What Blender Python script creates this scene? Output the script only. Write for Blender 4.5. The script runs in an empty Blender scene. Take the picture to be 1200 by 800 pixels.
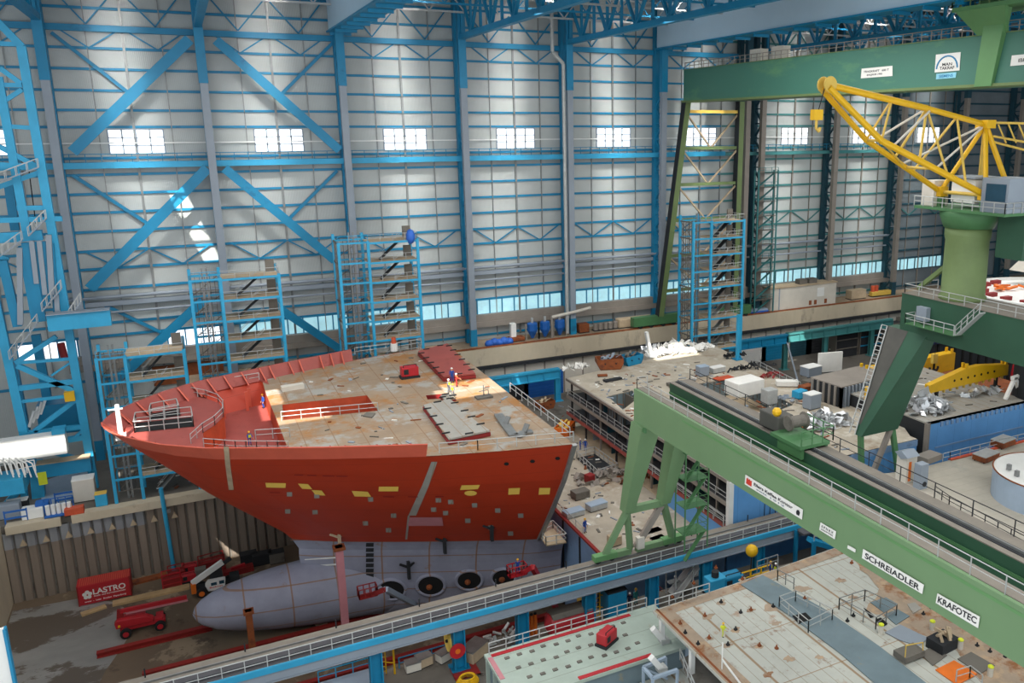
import bpy, bmesh, math, random
from mathutils import Vector, Matrix
random.seed(7)
SC = bpy.context.scene
COL = SC.collection
V = Vector
# ---------------------------------------------------------------- camera (solved from the hall's parallel lines)
F, PX, PY = 979.81, 721.31, 372.75
CAM = V((0, 0, 60.65))
RIGHT = V((0.8889973776, -0.4579053192, -0.0025260914))
DOWN = V((-0.1036657729, -0.1958818172, -0.9751326685))
FWD = V((0.4460236205, 0.8671522544, -0.2216075307))
def ray(x, y): return RIGHT*((x-PX)/F) + DOWN*((y-PY)/F) + FWD
def at(x, y, X=None, Y=None, Z=None):
    """world point on a known plane X=, Y= or Z= seen at photo position x, y"""
    d = ray(x, y)
    t = ((X-CAM.x)/d.x if X is not None else (Y-CAM.y)/d.y if Y is not None else (Z-CAM.z)/d.z)
    return CAM + d*t
cd = bpy.data.cameras.new('camera'); cam = bpy.data.objects.new('camera', cd); COL.objects.link(cam)
cam.matrix_world = Matrix(((RIGHT.x, -DOWN.x, -FWD.x, CAM.x), (RIGHT.y, -DOWN.y, -FWD.y, CAM.y), (RIGHT.z, -DOWN.z, -FWD.z, CAM.z), (0, 0, 0, 1)))
cd.sensor_width = 36; cd.lens = F/1200*36; cd.shift_x = -(PX-600)/1200; cd.shift_y = -(400-PY)/1200
cd.clip_start = .5; cd.clip_end = 1500
SC.camera = cam

# ---------------------------------------------------------------- materials
def S(h, a=1):
    h = h.lstrip('#'); o = []
    for i in (0, 2, 4):
        c = int(h[i:i+2], 16)/255; o.append(c/12.92 if c <= .04045 else ((c+.055)/1.055)**2.4)
    return (o[0], o[1], o[2], 1)
M = {}
def mat(name, col, rough=.6, metal=0, var=.18, scale=.35, stain=None, sscale=.25, sth=.55, sw=.12, bump=0, bscale=3, wave=None, stretch=None, emit=None, lines=None):
    """procedural paint: base colour varied by noise, an optional second stain colour, optional corrugation (wave) and plate seams (lines)"""
    m = bpy.data.materials.new(name); m.use_nodes = True; M[name] = m
    nt = m.node_tree; N = nt.nodes; L = nt.links; b = N['Principled BSDF']
    b.inputs['Roughness'].default_value = rough; b.inputs['Metallic'].default_value = metal
    tc = N.new('ShaderNodeTexCoord'); mp = N.new('ShaderNodeMapping'); L.new(tc.outputs['Object'], mp.inputs[0])
    if stretch: mp.inputs['Scale'].default_value = stretch
    n = N.new('ShaderNodeTexNoise'); n.inputs['Scale'].default_value = scale; n.inputs['Detail'].default_value = 6; n.inputs['Roughness'].default_value = .65
    L.new(mp.outputs[0], n.inputs[0])
    r = N.new('ShaderNodeMapRange'); r.inputs[1].default_value = .3; r.inputs[2].default_value = .7
    r.inputs[3].default_value = 1-var; r.inputs[4].default_value = 1+var*.6
    L.new(n.outputs[0], r.inputs[0])
    mx = N.new('ShaderNodeMix'); mx.data_type = 'RGBA'; mx.blend_type = 'MULTIPLY'; mx.inputs[0].default_value = 1
    mx.inputs[6].default_value = S(col) if isinstance(col, str) else col
    L.new(r.outputs[0], mx.inputs[7]); out = mx.outputs[2]
    def blend(out, fac, c):
        q = N.new('ShaderNodeMix'); q.data_type = 'RGBA'; L.new(fac, q.inputs[0]); L.new(out, q.inputs[6]); q.inputs[7].default_value = S(c)
        return q.outputs[2]
    if stain:
        for k, sc in enumerate(stain if isinstance(stain, (list, tuple)) else [stain]):
            n2 = N.new('ShaderNodeTexNoise'); n2.inputs['Scale'].default_value = sscale*(1+.7*k); n2.inputs['Detail'].default_value = 8; n2.inputs['Roughness'].default_value = .7
            mp2 = N.new('ShaderNodeMapping'); mp2.inputs['Location'].default_value = (17*k+3, 5*k, 9*k); L.new(mp.outputs[0], mp2.inputs[0]); L.new(mp2.outputs[0], n2.inputs[0])
            rr = N.new('ShaderNodeMapRange'); rr.inputs[1].default_value = sth; rr.inputs[2].default_value = sth+sw; L.new(n2.outputs[0], rr.inputs[0])
            out = blend(out, rr.outputs[0], sc)
    if lines:
        for (ax, per, wid, c) in lines:
            sp = N.new('ShaderNodeSeparateXYZ'); L.new(tc.outputs['Object'], sp.inputs[0])
            md = N.new('ShaderNodeMath'); md.operation = 'PINGPONG'; md.inputs[1].default_value = per/2; L.new(sp.outputs[ax], md.inputs[0])
            lt = N.new('ShaderNodeMath'); lt.operation = 'LESS_THAN'; lt.inputs[1].default_value = wid; L.new(md.outputs[0], lt.inputs[0])
            ml = N.new('ShaderNodeMath'); ml.operation = 'MULTIPLY'; ml.inputs[1].default_value = .75; L.new(lt.outputs[0], ml.inputs[0])
            out = blend(out, ml.outputs[0], c)
    L.new(out, b.inputs['Base Color'])
    if wave:
        w = N.new('ShaderNodeTexWave'); w.bands_direction = wave[0]; w.inputs['Scale'].default_value = wave[1]; L.new(tc.outputs['Object'], w.inputs[0])
        bp = N.new('ShaderNodeBump'); bp.inputs['Strength'].default_value = wave[2]; bp.inputs['Distance'].default_value = .05
        L.new(w.outputs[1], bp.inputs['Height']); L.new(bp.outputs[0], b.inputs['Normal'])
    elif bump:
        n3 = N.new('ShaderNodeTexNoise'); n3.inputs['Scale'].default_value = bscale; n3.inputs['Detail'].default_value = 5; L.new(tc.outputs['Object'], n3.inputs[0])
        bp = N.new('ShaderNodeBump'); bp.inputs['Strength'].default_value = bump; bp.inputs['Distance'].default_value = .1
        L.new(n3.outputs[0], bp.inputs['Height']); L.new(bp.outputs[0], b.inputs['Normal'])
    if emit:
        b.inputs['Emission Color'].default_value = S(emit[0]); b.inputs['Emission Strength'].default_value = emit[1]
    return m
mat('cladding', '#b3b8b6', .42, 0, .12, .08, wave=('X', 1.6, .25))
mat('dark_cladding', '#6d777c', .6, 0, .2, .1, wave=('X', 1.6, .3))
mat('blue', '#0d80aa', .5, 0, .12, .3, stain='#0d5f84', sscale=.3, sth=.6)
mat('light_blue', '#2f9fca', .5, 0, .12, .4)
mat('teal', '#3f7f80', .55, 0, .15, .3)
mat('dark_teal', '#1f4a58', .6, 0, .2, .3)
mat('column_grey', '#8d97a2', .5, 0, .1, .2)
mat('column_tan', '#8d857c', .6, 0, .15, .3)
mat('roof_plate', '#bcd6e6', .5, 0, .06, .1)
mat('roof_dark', '#3a4750', .8, 0, .2, .2, wave=('X', 1, .4))
mat('steel', '#8b8d8c', .45, .5, .2, 1)
mat('galv', '#b4b6b4', .5, .2, .15, 1.2)
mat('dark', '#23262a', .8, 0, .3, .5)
mat('black', '#0e0f10', .9)
mat('concrete', '#c3b69e', .85, 0, .14, .25, stain='#9c9080', sscale=.3, sth=.57, stretch=(1, 1, .4))
mat('ledge_top', '#a8957d', .9, 0, .25, .4, stain='#7d6a58', sscale=.4)
mat('quay', '#8b8378', .85, 0, .2, .2, stain='#76695c', sscale=.2)
mat('quay_dark', '#6d6860', .8, 0, .2, .2, stain='#4d463f', sscale=.2)
mat('dock_floor', '#6e5e4c', .75, 0, .22, .1, stain=['#57483a', '#8d7c66'], sscale=.06, sth=.56, sw=.03)
mat('silt', '#8c8a86', .45, 0, .2, .3, stain='#5c5248', sscale=.16, sth=.5, sw=.03, stretch=(.5, 1, 1))
mat('pile', '#86796c', .85, 0, .25, .25, stretch=(1, 1, .2))
mat('pile_top', '#8d8f92', .8, 0, .2, .3, stretch=(1, 1, .3))
mat('hull_red', '#ae3518', .5, 0, .1, .25, lines=[(2, 2.7, .02, '#7d210e')])
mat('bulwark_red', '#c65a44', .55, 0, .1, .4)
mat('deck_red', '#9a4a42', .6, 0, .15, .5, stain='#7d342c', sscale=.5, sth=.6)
mat('orange_red', '#c4512f', .6, 0, .2, .6)
mat('hull_grey', '#9093a4', .6, 0, .15, .4, stain='#8a6a4c', sscale=.5, sth=.62, lines=[(2, 2.4, .07, '#8a6440'), (0, 5.2, .09, '#8c6238')])
mat('deck_beige', '#96826c', .75, 0, .16, .3, stain=['#9c6d3c', '#9d9a92'], sscale=.13, sth=.51, sw=.09, lines=[(0, 3, .06, '#86674a'), (1, 4.6, .06, '#86674a')])
mat('plate_grey', '#9b9890', .7, 0, .12, .5, stain='#9a7852', sscale=.4, sth=.6, lines=[(0, 1.4, .05, '#8d7458')])
mat('block_deck', '#b0a695', .8, 0, .18, .3, stain=['#93826c', '#c8c2b4'], sscale=.2, sth=.55)
mat('green', '#6f8e66', .55, 0, .07, .15, stain='#6d8a66', sscale=.2, sth=.58)
mat('green_bright', '#62905c', .5, 0, .08, .3)
mat('green_mid', '#4b7a4e', .55, 0, .15, .3)
mat('green_dark', '#2d5540', .55, 0, .12, .2)
mat('green_crane', '#437766', .55, 0, .08, .1, stretch=(.3, .3, 1), stain='#5a8a66', sscale=.2, sth=.56)
mat('green_post', '#6c8050', .6, 0, .15, .3)
mat('walkway', '#7d766c', .85, 0, .15, .6)
mat('walk_dark', '#4c4c50', .85, 0, .2, .8)
mat('yellow', '#e2b010', .5, 0, .1, .5, stain='#b98a10', sscale=.5, sth=.65)
mat('lamp_yellow', '#f0c95c', .6, 0, .05, .5)
mat('pale_yellow', '#d8b552', .55, 0, .12, .5)
mat('white', '#e4e4e0', .5, 0, .06, .5)
mat('offwhite', '#cfc9bd', .65, 0, .1, .4)
mat('red', '#b3202a', .5, 0, .12, .5)
mat('dark_red', '#8a1f1f', .6, 0, .18, .5)
mat('beam_red', '#90231d', .65, 0, .2, .3, stain='#6a3a2c', sscale=.8, sth=.6)
mat('pink', '#c07f86', .7, 0, .1, .6)
mat('orange', '#e0701c', .55, 0, .15, .6)
mat('rust', '#8a4a24', .85, 0, .3, .8, stain='#5c3020', sscale=.8)
mat('tyre', '#191a1b', .9)
mat('rubber', '#2a2b2d', .85)
mat('blue_bright', '#1a5fae', .5, 0, .12, .5)
mat('tarp_blue', '#2a63c0', .6, 0, .1, .6, bump=.6, bscale=2)
mat('foil', '#d6d8da', .28, .65, .15, 1.2)
mat('sheet_white', '#eceae4', .6, 0, .08, .5)
mat('hull_blue', '#5f9ad2', .5, 0, .1, .25, lines=[(0, 3.2, .03, '#4a7fb4')])
mat('hull_blue_dull', '#7f9dc0', .6, 0, .15, .3, stain='#5a6b80', sscale=.4, sth=.6)
mat('rust_deck', '#b6b7ae', .75, 0, .12, .3, stain=['#9a6534', '#93887a', '#7e5230'], sscale=.3, sth=.6, sw=.12, lines=[(0, 1.05, .03, '#8a7c66'), (1, 6.3, .05, '#8e6c46'), (0, 6.3, .12, '#8e6c46')])
mat('pale_deck', '#a5b3a8', .75, 0, .14, .4, stain='#94917c', sscale=.35, sth=.6, lines=[(1, 2.4, .05, '#8d9488')])
mat('teal_plate', '#6d7f86', .6, 0, .15, .4, stain='#9a8860', sscale=.4, sth=.62)
mat('white_deck', '#b3ac9e', .75, 0, .12, .4, stain='#a2a096', sscale=.25, sth=.56, lines=[(1, 1.4, .035, '#a69d8c')])
mat('tank_blue', '#9fb0c2', .55, 0, .12, .3)
mat('wood', '#b89b70', .8, 0, .2, .8)
mat('board', '#b8a488', .85, 0, .18, .6)
mat('rust_zone', '#a3907c', .8, 0, .2, .6, stain=['#8a5a34', '#b59a7c'], sscale=.4, sth=.52, sw=.12)
mat('leg_grey', '#504f4a', .7, 0, .2, .3)
mat('glass_lit', '#dfe8ec', .4, 0, .05, .3, emit=('#f4f8ff', 1.0))
mat('glass_cyan', '#9fc4cc', .4, 0, .3, .4, emit=('#a8dbe6', .5))
mat('glass_dark', '#2b4a5c', .2)
mat('skin', '#c08a6a', .6)
mat('overall_blue', '#1c4aa0', .8)
mat('overall_navy', '#1a2748', .8)
mat('overall_green', '#2a7a78', .8)
mat('overall_red', '#a8322c', .8)
mat('overall_grey', '#6b6f76', .8)
mat('hivis', '#d8e030', .7)
mat('helmet_yellow', '#f0b820', .4)
mat('helmet_white', '#f0f0ec', .4)
mat('sign_white', '#eceae4', .5, 0, .03)
mat('ink', '#1d1f24', .7)
mat('ink_blue', '#2f86b8', .6)
mat('ink_red', '#cf3a2a', .6)
mat('sign_cyan', '#8fd0e4', .5)

# ---------------------------------------------------------------- mesh builder
W = {}
def world_of(o): return W.get(o.name, V((0, 0, 0))) if o else V((0, 0, 0))
class MB:
    def __init__(s): s.v = []; s.f = []
    def add(s, vs, fs):
        k = len(s.v); s.v += [tuple(p) for p in vs]; s.f += [tuple(i+k for i in f) for f in fs]; return s
    def box(s, x0, x1, y0, y1, z0, z1):
        return s.add([(x, y, z) for z in (z0, z1) for y in (y0, y1) for x in (x0, x1)],
                     [(0, 2, 3, 1), (4, 5, 7, 6), (0, 1, 5, 4), (2, 6, 7, 3), (0, 4, 6, 2), (1, 3, 7, 5)])
    def bar(s, p, q, w, h=None, up=(0, 0, 1)):
        p = V(p); q = V(q); h = w if h is None else h; d = (q-p)
        if d.length < 1e-6: return s
        d.normalize(); u = V(up)
        if abs(d.dot(u)) > .98: u = V((0, 1, 0)) if abs(d.y) < .9 else V((1, 0, 0))
        a = d.cross(u).normalized(); c = a.cross(d).normalized()
        vs = [e + a*(i*w/2) + c*(j*h/2) for e in (p, q) for i, j in ((-1, -1), (1, -1), (1, 1), (-1, 1))]
        return s.add(vs, [(0, 1, 2, 3), (7, 6, 5, 4), (0, 4, 5, 1), (1, 5, 6, 2), (2, 6, 7, 3), (3, 7, 4, 0)])
    def tube(s, p, q, r, n=8, r2=None, cap=True):
        p = V(p); q = V(q); r2 = r if r2 is None else r2; d = (q-p)
        if d.length < 1e-6: return s
        d.normalize(); u = V((0, 0, 1)) if abs(d.z) < .95 else V((1, 0, 0)); a = d.cross(u).normalized(); c = a.cross(d)
        vs = []
        for e, rr in ((p, r), (q, r2)):
            for i in range(n):
                t = 2*math.pi*i/n; vs.append(e + a*(rr*math.cos(t)) + c*(rr*math.sin(t)))
        fs = [(i, (i+1) % n, n+(i+1) % n, n+i) for i in range(n)]
        if cap: fs += [tuple(range(n-1, -1, -1)), tuple(range(n, 2*n))]
        return s.add(vs, fs)
    def path(s, pts, r, n=6):
        for a, b in zip(pts, pts[1:]): s.tube(a, b, r, n)
        return s
    def prism(s, poly, ext):
        """closed polygon (3-D points) swept by vector ext"""
        n = len(poly); e = V(ext); vs = [V(p) for p in poly] + [V(p)+e for p in poly]
        return s.add(vs, [tuple(range(n-1, -1, -1)), tuple(range(n, 2*n))] + [(i, (i+1) % n, n+(i+1) % n, n+i) for i in range(n)])
    def lathe(s, c, prof, n=20, axis='Z', sy=1):
        c = V(c); vs = []
        for (r, h) in prof:
            for i in range(n):
                t = 2*math.pi*i/n; x, y = r*math.cos(t), r*math.sin(t)*sy
                vs.append(c + (V((x, y, h)) if axis == 'Z' else V((x, h, y)) if axis == 'Y' else V((h, x, y))))
        fs = [(k*n+i, k*n+(i+1) % n, (k+1)*n+(i+1) % n, (k+1)*n+i) for k in range(len(prof)-1) for i in range(n)]
        fs += [tuple(range(n-1, -1, -1)), tuple(range((len(prof)-1)*n, len(prof)*n))]
        return s.add(vs, fs)
    def ball(s, c, r, n=10, sz=1, sx=1, sy=1):
        c = V(c); vs = []; m = max(5, n//2)
        for k in range(1, m):
            a = math.pi*k/m
            for i in range(n):
                t = 2*math.pi*i/n; vs.append(c+V((r*sx*math.sin(a)*math.cos(t), r*sy*math.sin(a)*math.sin(t), r*sz*math.cos(a))))
        vs += [c+V((0, 0, r*sz)), c-V((0, 0, r*sz))]; T = len(vs)-2
        fs = [(k*n+i, (k+1)*n+i, (k+1)*n+(i+1) % n, k*n+(i+1) % n) for k in range(m-2) for i in range(n)]
        fs += [(T, i, (i+1) % n) for i in range(n)] + [(T+1, (m-2)*n+(i+1) % n, (m-2)*n+i) for i in range(n)]
        return s.add(vs, fs)
    def build(s, name, m, parent=None, smooth=False, bevel=0, kind=None):
        me = bpy.data.meshes.new(name); off = world_of(parent)
        me.from_pydata([(a-off.x, b-off.y, c-off.z) for a, b, c in s.v], [], s.f)
        bm = bmesh.new(); bm.from_mesh(me); bmesh.ops.recalc_face_normals(bm, faces=bm.faces); bm.to_mesh(me); bm.free()
        o = bpy.data.objects.new(name, me); COL.objects.link(o)
        me.materials.append(M[m] if isinstance(m, str) else m)
        if smooth:
            for p in me.polygons: p.use_smooth = True
        if parent: o.parent = parent; W[o.name] = off
        if bevel:
            b = o.modifiers.new('bevel', 'BEVEL'); b.width = bevel; b.segments = 2; b.limit_method = 'ANGLE'
        if kind: o['kind'] = kind
        return o
def tag(o, label=None, cat=None, group=None, kind=None):
    for k, v in (('label', label), ('category', cat), ('group', group), ('kind', kind)):
        if v: o[k] = v
    return o
def thing(name, loc, label, cat, group=None, rz=0):
    o = bpy.data.objects.new(name, None); COL.objects.link(o); o.location = loc; o.rotation_euler.z = rz; o.empty_display_size = .3
    W[o.name] = V(loc) if rz == 0 else V((0, 0, 0))
    return tag(o, label, cat, group, 'thing')
def proto(name, label, cat, group=None):
    """a thing built around the origin, moved and copied afterwards"""
    return thing(name, (0, 0, 0), label, cat, group)
def place(o, loc, rz=0, sc=1): o.location = loc; o.rotation_euler.z = rz; o.scale = (sc,)*3 if not isinstance(sc, tuple) else sc; return o
def copy_tree(o, parent=None):
    c = o.copy(); COL.objects.link(c); c.parent = parent
    for ch in [q for q in bpy.data.objects if q.parent == o]: copy_tree(ch, c)
    return c
def fill(loops, z, zt=None):
    """flat deck from outline loops (first outer, the rest holes), as a mesh builder"""
    bm = bmesh.new(); es = []
    for lp in loops:
        vs = [bm.verts.new((p[0], p[1], z)) for p in lp]
        es += [bm.edges.new((vs[i], vs[(i+1) % len(vs)])) for i in range(len(vs))]
    bmesh.ops.triangle_fill(bm, use_beauty=True, use_dissolve=False, edges=es)
    bm.verts.ensure_lookup_table(); mb = MB(); mb.v = [tuple(v.co) for v in bm.verts]
    mb.f = [tuple(v.index for v in f.verts) for f in bm.faces]; bm.free()
    if zt is not None:
        n = len(mb.v); mb.v += [(a, b, zt) for a, b, c in mb.v]; mb.f += [tuple(i+n for i in f) for f in mb.f]
        k = 0
        for lp in loops:
            m_ = len(lp)
            mb.f += [(k+i, k+(i+1) % m_, n+k+(i+1) % m_, n+k+i) for i in range(m_)]; k += m_
    return mb
def rail_mb(pts, h=1.1, step=1.8, r=.04, mid=True, mb=None):
    """posts and two rails along a list of 3-D points"""
    mb = mb or MB()
    for a, b in zip(pts, pts[1:]):
        a = V(a); b = V(b); n = max(1, round((b-a).length/step)); up = V((0, 0, h))
        for i in range(n+1): p = a.lerp(b, i/n); mb.bar(p, p+up, r*1.6)
        mb.tube(a+up, b+up, r, 5)
        if mid: mb.tube(a+up*.5, b+up*.5, r*.8, 5)
    return mb
def text_mb(txt, p0, ux, uz, h, width=None):
    """letters as flat mesh standing on p0, running along ux, upright along uz"""
    cu = bpy.data.curves.new('letters', 'FONT'); cu.body = txt; cu.size = 1; cu.extrude = 0; cu.offset = .022
    ob = bpy.data.objects.new('letters', cu); COL.objects.link(ob); dg = bpy.context.evaluated_depsgraph_get()
    me = bpy.data.meshes.new_from_object(ob.evaluated_get(dg)); xs = [v.co.x for v in me.vertices]; ys = [v.co.y for v in me.vertices]
    x0, x1, y1 = min(xs), max(xs), max(ys); sx = (width/(x1-x0)) if width else h/y1; sy = h/y1
    ux = V(ux).normalized(); uz = V(uz).normalized(); mb = MB()
    mb.add([V(p0)+ux*((v.co.x-x0)*sx)+uz*(v.co.y*sy) for v in me.vertices], [tuple(p.vertices) for p in me.polygons])
    bpy.data.objects.remove(ob); bpy.data.curves.remove(cu); bpy.data.meshes.remove(me)
    return mb
# ================================================================ THE SETTING
def struct(mb, name, m, parent=None, **k):
    o = mb.build(name, m, parent, **k)
    if not parent: o['kind'] = 'structure'
    return o
QZ = 10.8; YW = 148.6; KW = YW/147.0
def wz(z): return 60.65-(60.65-z)*KW
YC = 144.2; YL = 141.7; ZL = 21.5
COLX = [-55, -35, -15.3, 4.7, 24.9, 45, 65, 85, 105, 109, 129, 149, 169, 189]
# floors
f = MB().box(-25.2, 190, 72, 124.3, -1, 0); struct(f, 'floor', 'dock_floor')
f = MB(); pts = []
for (x, y) in ((-25, 122), (-17.5, 121.5), (-13, 118), (-10.5, 112), (-12, 106.5), (-13.5, 102), (-14.5, 97), (-16, 91), (-18, 82), (-25, 80)): pts.append((x, y))
struct(fill([pts], .02), 'floor_silt', 'silt')
f = MB().box(-130, 190, 124.3, 160, -1, QZ); f.box(-130, -26.2, 40, 124.3, -1, QZ)
struct(f, 'ground_quay', 'quay_dark')
struct(MB().box(-24, 190, 42, 72, -1, QZ), 'ground_pier', 'quay_dark')
# cladding of the long wall
wl = MB().box(-130, 151, YW, YW+.4, QZ, 88); struct(wl, 'wall_back', 'cladding')
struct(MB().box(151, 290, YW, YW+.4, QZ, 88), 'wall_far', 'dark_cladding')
GZ = [84, 80.5, 77.6, 72.1, 69.2, 66.2, 63.4, 61, 56.5, 54.1, 51.3, 48.5, 45.7, 42.8, 40.1, 37, 34.5, 31.7, 29.7, 22.9]
wallo = bpy.data.objects['wall_back']; wallf = bpy.data.objects['wall_far']
for z in GZ:
    z = wz(z)
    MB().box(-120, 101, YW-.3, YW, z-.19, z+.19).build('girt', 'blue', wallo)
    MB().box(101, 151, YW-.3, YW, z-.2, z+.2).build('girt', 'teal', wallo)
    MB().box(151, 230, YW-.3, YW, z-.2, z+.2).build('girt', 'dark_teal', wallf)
b1 = MB().box(-120, 105, YW-.9, YW, 74.5, 75.4); b1.build('girder_rail', 'blue', wallo)
for k, cx in enumerate(COLX[:-2]):
    w = 20
    if cx == 105: continue
    mb = MB(); zz = MB()
    for fx, wd in ((.27, .14), (.5, .34), (.75, .14)): x = (cx+w*fx)*KW; mb.box(x-wd/2, x+wd/2, YW-.32, YW-.12, 22, 84)
    for (z0, z1) in ((75.4, 80.5), (72.1, 75), (40.1, 42.8)):
        xs = [(cx+w*q)*KW for q in (.08, .28, .5, .72, .92)]; z0 = wz(z0); z1 = wz(z1)
        for i in range(4): zz.bar((xs[i], YW-.3, z0 if i % 2 else z1), (xs[i+1], YW-.3, z1 if i % 2 else z0), .2, .2)
    zz.build('girt_brace', 'teal' if cx > 100 else 'blue', wallf if cx > 150 else wallo)
    mb.build('sheeting_rail', 'column_tan' if cx > 100 else 'steel', wallf if cx > 150 else wallo)
# walkway, crane runway and cable tray along the wall
mb = MB().box(-120, 101, YW-2.2, YW-.3, 55, 55.9); struct(mb, 'trim_1', 'light_blue')
mb = MB().box(101, 150, YW-2.2, YW-.3, 55, 55.7); struct(mb, 'trim_2', 'teal')
mb = rail_mb([(-60, YW-2.1, 55.9), (150, YW-2.1, 55.9)], 1.2, 2, .06); struct(mb, 'trim_3', 'blue')
mb = MB().box(-60, 150, YW-.5, YW-.3, 58.55, 58.75); struct(mb, 'trim_4', 'white')
mb = MB().box(-18, 150, YW-1.6, YW-.2, 24.3, 25.3).box(-18, 150, YW-1.3, YW-.2, 25.3, 26.6); struct(mb, 'trim_5', 'column_tan')
mb = MB().box(-18, 101, YW-1.2, YW-.4, 34.2, 34.9); mb.tube((-18, YW-1.3, 35.6), (150, YW-1.3, 35.6), .28); mb.tube((-18, YW-1.3, 33.2), (150, YW-1.3, 33.2), .2); struct(mb, 'trim_6', 'column_grey')
# windows
wn = 0
def window(x0, x1, z0, z1, nx, nz, glass, frame):
    global wn; wn += 1; x0 *= KW; x1 *= KW; z0 = wz(z0); z1 = wz(z1)
    g = MB().box(x0, x1, YW-.22, YW-.02, z0, z1); o = struct(g, 'window_%d' % wn, glass)
    fr = MB()
    for i in range(nx+1): x = x0+(x1-x0)*i/nx; fr.box(x-.1, x+.1, YW-.4, YW-.2, z0, z1)
    for i in range(nz+1): z = z0+(z1-z0)*i/nz; fr.box(x0, x1, YW-.4, YW-.2, z-.07, z+.07)
    fr.build('window_frame', frame, o)
for cx in COLX[1:-2]:
    if cx == 105: continue
    window(cx+6.5, cx+13.8, 57.1, 60.65, 4, 3, 'glass_lit', 'column_grey' if cx < 100 else 'steel')
    window(cx+(11 if cx < 0 else 1.6), cx+18.6, 26.9, 29.6, 3 if cx < 0 else 7, 1, 'glass_lit' if cx < 0 else 'glass_cyan', 'blue' if cx < 100 else 'dark_teal')
# columns: front chord, rear chord, lacing
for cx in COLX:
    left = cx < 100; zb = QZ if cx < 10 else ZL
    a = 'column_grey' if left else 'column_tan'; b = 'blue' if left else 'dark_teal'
    fr = MB().box(cx-.55, cx+.55, YC, YC+.9, zb+3, 67.4)
    o = struct(fr, 'column', a)
    mb = MB().box(cx-.65, cx+.65, YC-.05, YC+1, 67.4, 84); mb.box(cx-.6, cx+.6, YC-.05, YC+.95, zb, zb+3.2)
    mb.box(cx-.5, cx+.5, YW-1.5, YW-.4, zb, 84)
    mb.build('rear_chord', b, o)
    mb = MB(); z = zb+1; i = 0
    while z < 66:
        mb.bar((cx, YC+.6 if i % 2 else YW-1, z), (cx, YW-1 if i % 2 else YC+.6, z+3), .34); mb.bar((cx, YC+.6, z), (cx, YW-1, z), .22); z += 3; i += 1
    mb.build('lacing', b, o)
# big diagonal wind braces of the two left bays
for p, q, wd in (((85, 178), (222, 46), 1.5), ((105, 338), (243, 197), 1.5), ((110, 470), (238, 352), 1.4), ((253, 47), (398, 176), 1.4), ((263, 197), (392, 305), 1.4), ((318, 355), (400, 410), 1.3)):
    P = at(*p, Y=YC+.7); Q = at(*q, Y=YC+.7)
    o = struct(MB().bar(P, Q, .35, wd, up=(0, 0, 1)), 'beam_brace', 'blue')
for p, q in (((60, 38), (150, 108)), ((85, 205), (178, 265)), ((118, 355), (190, 390)), ((392, 48), (330, 110)), ((395, 200), (340, 255))):
    struct(MB().bar(at(*p, Y=YW-.6), at(*q, Y=YW-.6), .3, .5), 'beam_strut', 'blue')
struct(MB().box(215, 215.5, -60, 149, -1, 88), 'wall_right', 'dark_cladding')
struct(MB().box(190, 215, 20, 149, -1, QZ), 'ground_end', 'quay_dark')
# downpipe
struct(MB().path([(61.6, YC, 86), (61.6, YC, 74), (63.6, YC-.2, 72), (63.6, YC-.2, 22)], .35, 8), 'trim_7', 'galv')
# concrete ledge with crane rails, recess below, offices
lg = MB().box(-2, 290, YL, YW, ZL-3.1, ZL); o = struct(lg, 'beam_ledge', 'concrete')
MB().box(-2, 290, YL+.1, YW, ZL, ZL+.05).build('ledge_surface', 'ledge_top', o)
mb = MB().box(-2, 290, YL+.35, YL+.55, ZL+.05, ZL+.25).box(-2, 290, YL+.9, YL+1.05, ZL+.05, ZL+.2); mb.build('crane_rail', 'rust', o)
MB().box(-2, 290, YL-.5, YL+.3, ZL-3.7, ZL-3.1).build('conduit', 'dark', o)
of = MB().box(-2, 290, YL+.6, YW, QZ, ZL-3.1); struct(of, 'wall_office', 'offwhite')
wo = bpy.data.objects['wall_office']
for k in range(0, 60): MB().box(2+4*k-.12, 2+4*k+.12, YL+.45, YL+.6, QZ, ZL-3.1).build('pilaster', 'column_tan', wo)
dn = 0
for (px, w, m) in ((598, 7, 'dark'), (637, 8, 'blue_bright'), (650, 0, 'dark'), (882, 7, 'white'), (905, 6, 'blue'), (938, 6, 'dark_teal'), (958, 7, 'dark'), (980, 5, 'blue'), (997, 5, 'dark'), (1018, 5, 'rust')):
    if not w: continue
    x = at(px, 440 if px < 700 else 415, Y=YL+.4).x; dn += 1
    d = MB().box(x-w/2, x+w/2, YL+.3, YL+.5, QZ, QZ+4.8); o = struct(d, 'door_%d' % dn, m)
    mb = MB()
    for i in range(1, 8): mb.box(x-w/2, x+w/2, YL+.24, YL+.3, QZ+i*.6-.05, QZ+i*.6+.03)
    mb.build('door_slats', m, o)
# craneway frame in front of the offices
def frame_run(px0, y0, px1, y1, m, yb, cols):
    A = at(px0, y0, Y=yb); B = at(px1, y1, Y=yb); z = (A.z+B.z)/2
    o = struct(MB().box(A.x, B.x, yb-.5, yb+.5, z-.2, z+.2).box(A.x, B.x, yb-.2, yb+.2, z-1.6, z-.2).box(A.x, B.x, yb-.45, yb+.45, z-1.8, z-1.6), 'beam_craneway', m)
    n = max(2, int((B.x-A.x)/3)); mb = MB()
    for i in range(n+1): x = A.x+(B.x-A.x)*i/n; mb.box(x-.08, x+.08, yb-.45, yb+.45, z-1.7, z-.1)
    mb.build('stiffener', m, o)
    for px in cols:
        x = at(px, (y0+y1)/2, Y=yb).x; c = MB().box(x-.5, x+.5, yb-.12, yb+.12, QZ, z-1.8).box(x-.5, x-.38, yb-.4, yb+.4, QZ, z-1.8).box(x+.38, x+.5, yb-.4, yb+.4, QZ, z-1.8).box(x-.9, x+.9, yb-.7, yb+.7, QZ, QZ+.15)
        struct(c, 'column_craneway', m)
frame_run(540, 448, 655, 432, 'light_blue', 138, (592, 653))
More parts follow.
